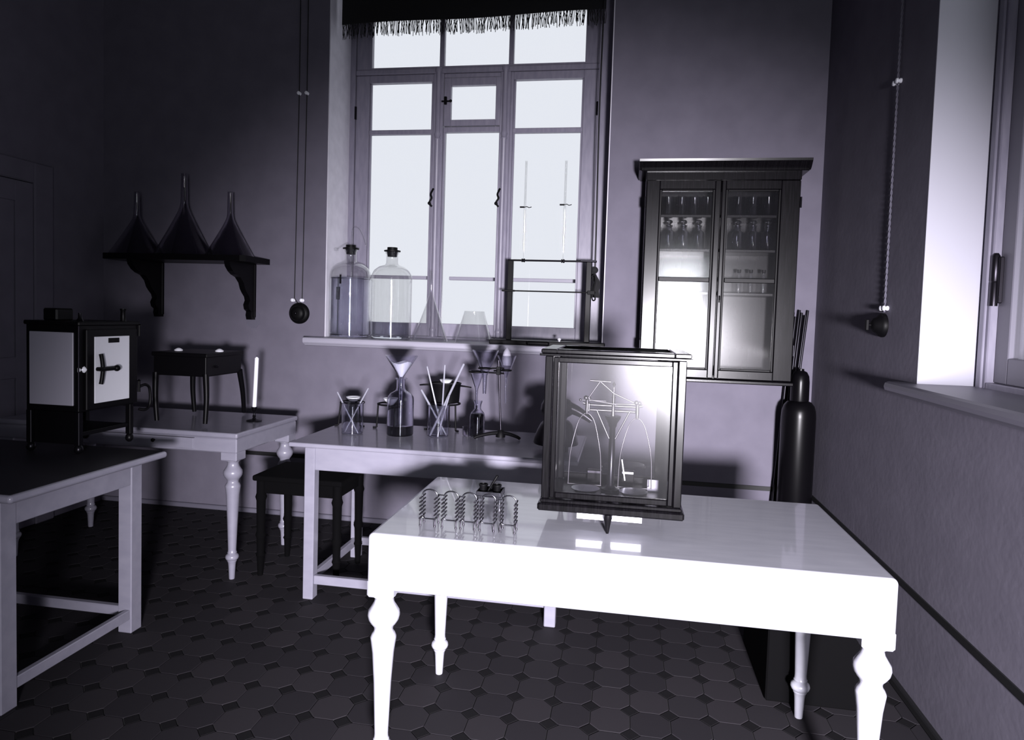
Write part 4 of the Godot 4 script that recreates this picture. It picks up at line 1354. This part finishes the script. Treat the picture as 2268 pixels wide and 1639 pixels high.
	solo("small_glass", st, M.smoky_glass, "tiny glass cup beside the dark bottle under the ring stand", "glass")
	# ring stand with its funnels
	var s := thing("ring_stand", "black iron ring stand with three funnel rings", "stand", P(-0.62, y, 3.435))
	st = S()
	for k in 3:
		var a: float = [PI * 0.84, 0.20, -PI * 0.5][k]
		var d := Vector3(cos(a), 0, sin(a))
		var L: float = [0.145, 0.11, 0.08][k]
		tube(st, bend([O + Vector3(0, 0.030, 0), O + d * L * 0.4 + Vector3(0, 0.028, 0), O + d * L * 0.85 + Vector3(0, 0.016, 0), O + d * L + Vector3(0, 0.007, 0)]), 0.011, 10, 0.007)
	lathe(st, [Vector2(0, 0.008), Vector2(0.026, 0.008), Vector2(0.024, 0.03), Vector2(0.012, 0.045), Vector2(0, 0.046)], O, 18)
	obj("base", st, M.black_iron, s)
	st = S()
	tube(st, [O + Vector3(0, 0.04, 0), O + Vector3(-0.022, 0.412, 0)], 0.0052, 10)
	obj("rod", st, M.dull_steel, s)
	var ax := O.x - 0.021
	# [ring x, d, y, r]
	for q in [[-0.706, 3.40, 1.150, 0.0335], [-0.760, 3.455, 1.125, 0.042], [-0.606, 3.475, 1.138, 0.0255]]:
		st = S()
		var pts := []
		for k in 25:
			var a := TAU * k / 24
			pts.append(P(q[0] + cos(a) * q[3], q[2], q[1] + sin(a) * q[3]))
		tube(st, pts, 0.0042, 8)
		var cen := P(q[0], q[2], q[1])
		var hub := P(ax, q[2], 3.435)
		var dir := (cen - hub).normalized()
		tube(st, [hub - dir * 0.03, cen - dir * q[3]], 0.0045, 8)
		bx(st, ax - 0.011, ax + 0.011, q[2] - 0.009, q[2] + 0.009, 3.424, 3.446, 0.002)
		obj("ring_arm", st, M.black_iron, s)
	cone_funnel(P(-0.706, 1.112, 3.40), 0.0125, 0.070, 0.132, 0.095, "largest funnel in the ring stand, with the thick stem", "funnels in the ring stand")
	cone_funnel(P(-0.606, 1.098, 3.475), 0.0075, 0.052, 0.118, 0.135, "right-hand funnel in the ring stand, with the thin stem", "funnels in the ring stand")
	cone_funnel(P(-0.760, 1.028, 3.455), 0.0075, 0.041, 0.104, 0.082, "lowest funnel of the ring stand, dipping into the dark bottle", "funnels in the ring stand")
	O = P(-0.606, 1.20, 3.475)
	st = S()
	lathe(st, [Vector2(0.024, -0.035), Vector2(0.026, 0.0), Vector2(0.018, 0.036), Vector2(0.004, 0.058), Vector2(0, 0.059)], O, 18)
	solo("paper_cone", st, M.grey_panel, "folded white paper cone sticking up from the right-hand funnel", "filter paper")
	# dark bottle
	c = P(-0.752, y, 3.455)
	b = thing("dark_bottle", "narrow glass bottle filled with black liquid under the lowest funnel", "bottle", c)
	st = S()
	vessel(st, [Vector2(0, 0), Vector2(0.038, 0), Vector2(0.041, 0.005), Vector2(0.041, 0.10), Vector2(0.036, 0.125), Vector2(0.022, 0.142), Vector2(0.018, 0.15), Vector2(0.019, 0.17), Vector2(0.024, 0.185), Vector2(0.025, 0.19)], c, 0.002, 32)
	obj("glass", st, M.lab_glass, b)
	st = S()
	lathe(st, [Vector2(0, 0.0045), Vector2(0.036, 0.0045), Vector2(0.0385, 0.009), Vector2(0.0385, 0.10), Vector2(0.034, 0.118), Vector2(0.026, 0.124), Vector2(0, 0.124)], c, 32)
	obj("liquid", st, M.dark_liquid, b)
	# small still
	c = P(-0.305, y, 3.21)
	b = thing("copper_still", "dark rounded still with a spouted head, half hidden by the balance case", "still", c)
	st = S()
	lathe(st, [Vector2(0, 0), Vector2(0.062, 0), Vector2(0.062, 0.03), Vector2(0.056, 0.036), Vector2(0.0, 0.036)], c, 28)
	obj("pedestal", st, M.black_iron, b)
	st = S()
	lathe(st, [Vector2(0, 0.036), Vector2(0.108, 0.036), Vector2(0.110, 0.042), Vector2(0.102, 0.075), Vector2(0.092, 0.10), Vector2(0.078, 0.13), Vector2(0.06, 0.148), Vector2(0.045, 0.154), Vector2(0, 0.154)], c, 36)
	obj("boiler", st, M.dark_copper, b)
	st = S()
	lathe(st, [Vector2(0, 0.154), Vector2(0.048, 0.154), Vector2(0.052, 0.165), Vector2(0.074, 0.18), Vector2(0.079, 0.20), Vector2(0.076, 0.225), Vector2(0.064, 0.248), Vector2(0.042, 0.262), Vector2(0.018, 0.268), Vector2(0, 0.269)], c, 36)
	obj("head", st, M.dark_copper, b)
	st = S()
	tube(st, bend([c + Vector3(0.055, 0.215, 0), c + Vector3(0.095, 0.20, 0), c + Vector3(0.135, 0.178, 0), c + Vector3(0.168, 0.155, 0)]), 0.030, 16, 0.014)
	obj("spout", st, M.dark_copper, b)

# ---- analytical balance in its glass case
func balance() -> void:
	var t := thing("balance", "analytical balance in a dark wooden glazed case on the white table", "balance", P(-0.022, 0.78, 2.15))
	var W: Material = M.balance_wood
	var b: Material = M.brass
	var st := S()
	bx(st, -0.241, 0.197, 0.838, 0.862, 1.998, 2.302, 0.005)
	bx(st, -0.233, 0.189, 0.862, 0.874, 2.004, 2.296, 0.004)
	obj("base", st, W, t)
	for q in [[-0.231, -0.207], [0.163, 0.187]]:
		for d in [[2.006, 2.03], [2.27, 2.294]]:
			st = S()
			bx(st, q[0], q[1], 0.874, 1.312, d[0], d[1], 0.003)
			obj("post", st, W, t)
	# front sash
	st = S()
	bx(st, -0.206, -0.190, 0.877, 1.309, 2.008, 2.024)
	bx(st, 0.146, 0.162, 0.877, 1.309, 2.008, 2.024)
	bx(st, -0.190, 0.146, 0.877, 0.896, 2.008, 2.024)
	bx(st, -0.190, 0.146, 1.292, 1.309, 2.008, 2.024)
	var sash := obj("front_sash", st, W, t)
	st = S()
	bx(st, -0.19, 0.146, 0.896, 1.292, 2.015, 2.017, 0)
	obj("pane", st, M.case_glass, sash)
	# back and sides
	st = S()
	bx(st, -0.207, -0.186, 0.874, 1.312, 2.274, 2.288)
	bx(st, 0.119, 0.163, 0.874, 1.312, 2.274, 2.288)
	bx(st, -0.186, 0.119, 0.874, 0.898, 2.274, 2.288)
	bx(st, -0.186, 0.119, 1.274, 1.312, 2.274, 2.288)
	var bk := obj("back_frame", st, W, t)
	st = S()
	bx(st, -0.186, 0.119, 0.898, 1.274, 2.28, 2.282, 0)
	obj("pane", st, M.pane_glass, bk)
	for q in [[-0.229, -0.215], [0.171, 0.185]]:
		st = S()
		bx(st, q[0], q[1], 0.874, 0.90, 2.03, 2.27)
		bx(st, q[0], q[1], 1.29, 1.312, 2.03, 2.27)
		var sd := obj("side_frame", st, W, t)
		st = S()
		var xm: float = (q[0] + q[1]) * 0.5
		bx(st, xm - 0.001, xm + 0.001, 0.90, 1.29, 2.03, 2.27, 0)
		obj("pane", st, M.pane_glass, sd)
	# lid: moulded frame with a glass top
	st = S()
	bx(st, -0.247, 0.203, 1.312, 1.319, 1.99, 2.31, 0.002)
	bx(st, -0.243, -0.195, 1.319, 1.333, 1.994, 2.306, 0.005)
	bx(st, 0.151, 0.199, 1.319, 1.333, 1.994, 2.306, 0.005)
	bx(st, -0.195, 0.151, 1.319, 1.333, 1.994, 2.042, 0.005)
	bx(st, -0.195, 0.151, 1.319, 1.333, 2.258, 2.306, 0.005)
	var lid := obj("lid", st, W, t)
	st = S()
	bx(st, -0.194, 0.150, 1.320, 1.324, 2.043, 2.257, 0)
	obj("top_pane", st, M.pane_glass, lid)
	# feet
	for q in [[-0.026, 2.012], [-0.19, 2.26], [0.145, 2.26]]:
		st = S()
		lathe(st, [Vector2(0, 0), Vector2(0.004, 0), Vector2(0.005, 0.004), Vector2(0.008, 0.025), Vector2(0.011, 0.04), Vector2(0.0135, 0.048), Vector2(0.0135, 0.058), Vector2(0, 0.058)], P(q[0], 0.780, q[1]), 16)
		obj("foot", st, M.black_lacquer, t)
	for q in [[-0.121, -0.036], [-0.015, 0.076]]:
		st = S()
		bx(st, q[0], q[1], 0.813, 0.838, 2.032, 2.034, 0)
		obj("plate", st, M.paper, t).set_meta("label", "white plate under the case front")
	# column, capital and braces
	st = S()
	var c := P(-0.024, 0, 2.15)
	lathe(st, [Vector2(0, 0.874), Vector2(0.030, 0.874), Vector2(0.030, 0.884), Vector2(0.018, 0.888), Vector2(0.0115, 0.895), Vector2(0.0095, 1.08), Vector2(0.0125, 1.085), Vector2(0.0145, 1.095), Vector2(0.024, 1.110), Vector2(0.026, 1.118), Vector2(0, 1.119)], c, 24)
	obj("column", st, M.gun_metal, t)
	st = S()
	lathe(st, [Vector2(0, 1.119), Vector2(0.007, 1.119), Vector2(0.005, 1.135), Vector2(0.005, 1.175), Vector2(0.0075, 1.178), Vector2(0.005, 1.182), Vector2(0.0045, 1.20), Vector2(0.0025, 1.205), Vector2(0.0025, 1.214), Vector2(0.006, 1.219), Vector2(0.001, 1.228), Vector2(0, 1.228)], c, 18)
	obj("pointer_post", st, b, t)
	for s in [-1.0, 1.0]:
		st = S()
		tube(st, [c + Vector3(s * 0.010, 1.045, 0), c + Vector3(s * 0.052, 1.134, 0)], 0.0028, 8)
		obj("brace", st, b, t)
	st = S()
	for yy in [1.150, 1.134]:
		tube(st, [c + Vector3(-0.080, yy, -0.004), c + Vector3(0.072, yy, -0.004)], 0.0042, 10)
	bx(st, -0.110, -0.098, 1.128, 1.156, 2.146, 2.16, 0.002)
	bx(st, 0.046, 0.058, 1.128, 1.156, 2.146, 2.16, 0.002)
	tube(st, [P(-0.098, 1.152, 2.154), P(-0.121, 1.155, 2.154)], 0.0045, 8)
	tube(st, [P(0.056, 1.152, 2.154), P(0.068, 1.155, 2.154)], 0.0045, 8)
	obj("arrestment_arm", st, b, t)
	# beam: open triangle
	st = S()
	var l := P(-0.107, 1.168, 2.14)
	var r := P(0.052, 1.160, 2.14)
	var ap := P(-0.068, 1.228, 2.14)
	for q in [[l, ap], [ap, P(-0.024, 1.192, 2.14)], [P(-0.024, 1.192, 2.14), r], [l, P(-0.024, 1.158, 2.14)], [P(-0.024, 1.158, 2.14), r], [P(-0.024, 1.158, 2.14), P(-0.024, 1.192, 2.14)]]:
		tube(st, [q[0], q[1]], 0.0022, 8)
	tube(st, [ap + Vector3(-0.032, 0.002, 0), ap + Vector3(0.034, 0.0, 0)], 0.0032, 8)
	tube(st, [l + Vector3(-0.022, -0.002, 0), l + Vector3(0.06, -0.002, 0)], 0.002, 8)
	for p in [l, r]:
		ball(st, p + Vector3(-0.004, 0.006, 0.004), 0.0075)
		ball(st, p + Vector3(0.006, 0.004, -0.004), 0.006)
	ball(st, l + Vector3(-0.022, -0.002, 0), 0.0045)
	obj("beam", st, b, t)
	for k in 2:
		var hx: float = [-0.107, 0.052][k]
		var hy: float = [1.168, 1.160][k]
		st = S()
		lathe(st, [Vector2(0, -0.048), Vector2(0.004, -0.046), Vector2(0.0055, -0.03), Vector2(0.0045, -0.01), Vector2(0.006, 0), Vector2(0, 0.004)], P(hx, hy, 2.14), 12)
		var bow := []
		var ys := hy - 0.044
		for q in [[-0.052, 0.894], [-0.050, 0.97], [-0.044, 1.02], [-0.028, ys - 0.034], [-0.014, ys - 0.008], [0.0, ys], [0.014, ys - 0.008], [0.028, ys - 0.034], [0.044, 1.02], [0.050, 0.97], [0.052, 0.894]]:
			bow.append(P(hx + q[0], q[1], 2.14 if absf(q[0]) < 0.03 else 2.135))
		tube(st, bend(bow), 0.0016, 8)
		tube(st, [P(hx - 0.054, 0.894, 2.135), P(hx + 0.054, 0.894, 2.135)], 0.0014, 8)
		obj("pan_bow", st, b, t)
		st = S()
		lathe(st, [Vector2(0, 0.884), Vector2(0.034, 0.884), Vector2(0.036, 0.888), Vector2(0.044, 0.894), Vector2(0.0445, 0.896), Vector2(0.040, 0.8965), Vector2(0, 0.8955)], P([-0.100, 0.048][k], 0, 2.085), 32)
		obj("pan", st, M.nickel, t)
		st = S()
		lathe(st, [Vector2(0, 0.874), Vector2(0.016, 0.874), Vector2(0.016, 0.878), Vector2(0.006, 0.884), Vector2(0, 0.884)], P([-0.100, 0.048][k], 0, 2.085), 18)
		obj("pan_rest", st, M.gun_metal, t)
	for q in [[-0.104, -0.055, 0.882, 0.918], [0.01, 0.052, 0.89, 0.922]]:
		st = S()
		bx(st, q[0], q[1], q[2] - 0.008, q[3], 2.245, 2.268, 0.002)
		var w := obj("weight_drawer", st, W, t)
		st = S()
		bx(st, q[0] + 0.002, q[1] - 0.002, q[3] - 0.010, q[3] - 0.003, 2.243, 2.2448, 0)
		obj("label_strip", st, M.dull_steel if q[0] < 0.0 else M.grey_panel, w)
	st = S()
	bx(st, 0.094, 0.130, 0.874, 0.913, 2.18, 2.183, 0)
	obj("card", st, M.frame_paint, t)
	st = S()
	tube(st, [P(0.022, 0.90, 2.20), P(0.010, 0.968, 2.205)], 0.0022, 8)
	obj("lever_rod", st, M.porcelain, t)
	st = S()
	for q in [[-0.050, 0.878, 2.03], [0.003, 0.878, 2.03]]:
		bx(st, q[0], q[0] + 0.012, 0.8745, 0.889, 2.052, 2.056, 0.001)
	obj("scale_bracket", st, M.porcelain, t)

# ---- wire peg rack and the little tray on the white table
func peg_rack() -> void:
	var t := thing("wire_rack", "nickel wire rack of five upright loops bristling with rows of pegs", "rack", P(-0.445, 0.78, 1.955))
	O = Vector3.ZERO
	var st := S()
	tube(st, [P(0, 0, -0.028), P(0, 0, 0.028)], 0.0027, 8)
	var peg := st.commit()
	var foot := S()
	lathe(foot, [Vector2(0, 0), Vector2(0.0034, 0), Vector2(0.0034, 0.004), Vector2(0.002, 0.006), Vector2(0.002, 0.024), Vector2(0, 0.024)], Vector3.ZERO, 10)
	var fm := foot.commit()
	var base := t.position
	for k in 5:
		var x0: float = [-0.590, -0.521, -0.464, -0.404, -0.342][k]
		var w: float = [0.046, 0.043, 0.043, 0.042, 0.043][k]
		O = base
		st = S()
		var d := 1.955
		var r := w * 0.5
		var cx := x0 + r
		var pts := [P(x0, 0.83, d), P(x0, 0.803, d), P(x0 + 0.004, 0.799, d), P(x0 + 0.010, 0.798, d), P(x0 + w - 0.010, 0.798, d), P(x0 + w - 0.004, 0.799, d), P(x0 + w, 0.803, d)]
		for i in 13:
			var a := PI * i / 12
			pts.append(P(cx + cos(a) * r, 0.872 + sin(a) * r * 0.75, d))
		pts.append(P(x0, 0.83, d))
		tube(st, pts, 0.0023, 8)
		var loop := obj("loop", st, M.nickel, t)
		for s in 2:
			var px: float = x0 + w * s
			for i in 6:
				var pg := obj("peg", peg, M.dull_steel, loop)
				pg.position = P(px, 0.806 + i * 0.0122, d) - base
			for dd in [-0.020, 0.020]:
				if dd > 0.0 and k % 2 == 1:
					continue
				var fo := obj("foot", fm, M.dull_steel, loop)
				fo.position = P(px, 0.7802, d + dd) - base
	O = base
	st = S()
	for q in [[-0.544, -0.521], [-0.478, -0.464], [-0.421, -0.404], [-0.362, -0.342]]:
		tube(st, [P(q[0], 0.874, 1.957), P(q[1], 0.874, 1.957)], 0.0017, 6)
	obj("tie_wire", st, M.nickel, t)

	var c := P(-0.437, 0.7802, 2.262)
	var y := thing("small_tray", "small nickel tray on feet behind the wire rack", "tray", c)
	st = S()
	bx(st, -0.481, -0.393, 0.803, 0.807, 2.22, 2.30, 0.001)
	for q in [[-0.481, -0.478, 2.22, 2.30], [-0.396, -0.393, 2.22, 2.30], [-0.478, -0.396, 2.22, 2.223], [-0.478, -0.396, 2.297, 2.30]]:
		bx(st, q[0], q[1], 0.807, 0.822, q[2], q[3], 0.001)
	obj("tray_box", st, M.nickel, y)
	for q in [[-0.476, 2.225], [-0.398, 2.225], [-0.476, 2.295], [-0.398, 2.295]]:
		st = S()
		lathe(st, [Vector2(0, 0.7802), Vector2(0.004, 0.7802), Vector2(0.003, 0.79), Vector2(0.004, 0.803), Vector2(0, 0.803)], P(q[0], 0, q[1]), 10)
		obj("foot", st, M.nickel, y)
	for k in 2:
		O = P([-0.462, -0.414][k], 0.8072, 2.255)
		st = S()
		lathe(st, [Vector2(0, 0), Vector2(0.012, 0), Vector2(0.013, 0.003), Vector2(0.013, 0.022), Vector2(0.0165, 0.030), Vector2(0.0165, 0.034), Vector2(0.013, 0.034), Vector2(0.011, 0.024), Vector2(0.010, 0.006), Vector2(0, 0.005)], O, 22)
		solo("black_cup", st, M.black_rubber, ["small black cup at the left of the nickel tray", "small black cup at the right of the nickel tray"][k], "cup", "black cups in the nickel tray")
	O = P(-0.452, 0.8085, 2.25)
	st = S()
	tube(st, [P(-0.448, 0.8115, 2.25), P(-0.416, 0.868, 2.262)], 0.0034, 10, 0.0045)
	ball(st, P(-0.416, 0.868, 2.262), 0.0048)
	solo("black_pestle", st, M.black_rubber, "black pestle leaning between the two small cups", "pestle")

# ---- black stools in the shade under the tables
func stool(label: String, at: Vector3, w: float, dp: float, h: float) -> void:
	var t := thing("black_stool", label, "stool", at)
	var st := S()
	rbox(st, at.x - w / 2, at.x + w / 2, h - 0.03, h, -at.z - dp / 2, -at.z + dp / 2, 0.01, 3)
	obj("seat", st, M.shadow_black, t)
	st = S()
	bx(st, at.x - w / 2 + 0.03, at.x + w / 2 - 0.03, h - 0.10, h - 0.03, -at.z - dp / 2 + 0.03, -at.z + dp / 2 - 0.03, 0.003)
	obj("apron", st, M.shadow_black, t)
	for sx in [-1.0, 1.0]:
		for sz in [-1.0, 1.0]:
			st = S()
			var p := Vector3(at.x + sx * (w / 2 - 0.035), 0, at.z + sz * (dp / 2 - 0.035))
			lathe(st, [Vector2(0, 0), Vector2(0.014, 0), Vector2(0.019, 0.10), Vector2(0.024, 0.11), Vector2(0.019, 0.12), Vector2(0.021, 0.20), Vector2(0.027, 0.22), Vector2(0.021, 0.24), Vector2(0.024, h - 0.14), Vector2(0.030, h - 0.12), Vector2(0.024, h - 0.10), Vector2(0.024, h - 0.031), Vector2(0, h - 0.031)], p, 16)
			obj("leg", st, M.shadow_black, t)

func stools() -> void:
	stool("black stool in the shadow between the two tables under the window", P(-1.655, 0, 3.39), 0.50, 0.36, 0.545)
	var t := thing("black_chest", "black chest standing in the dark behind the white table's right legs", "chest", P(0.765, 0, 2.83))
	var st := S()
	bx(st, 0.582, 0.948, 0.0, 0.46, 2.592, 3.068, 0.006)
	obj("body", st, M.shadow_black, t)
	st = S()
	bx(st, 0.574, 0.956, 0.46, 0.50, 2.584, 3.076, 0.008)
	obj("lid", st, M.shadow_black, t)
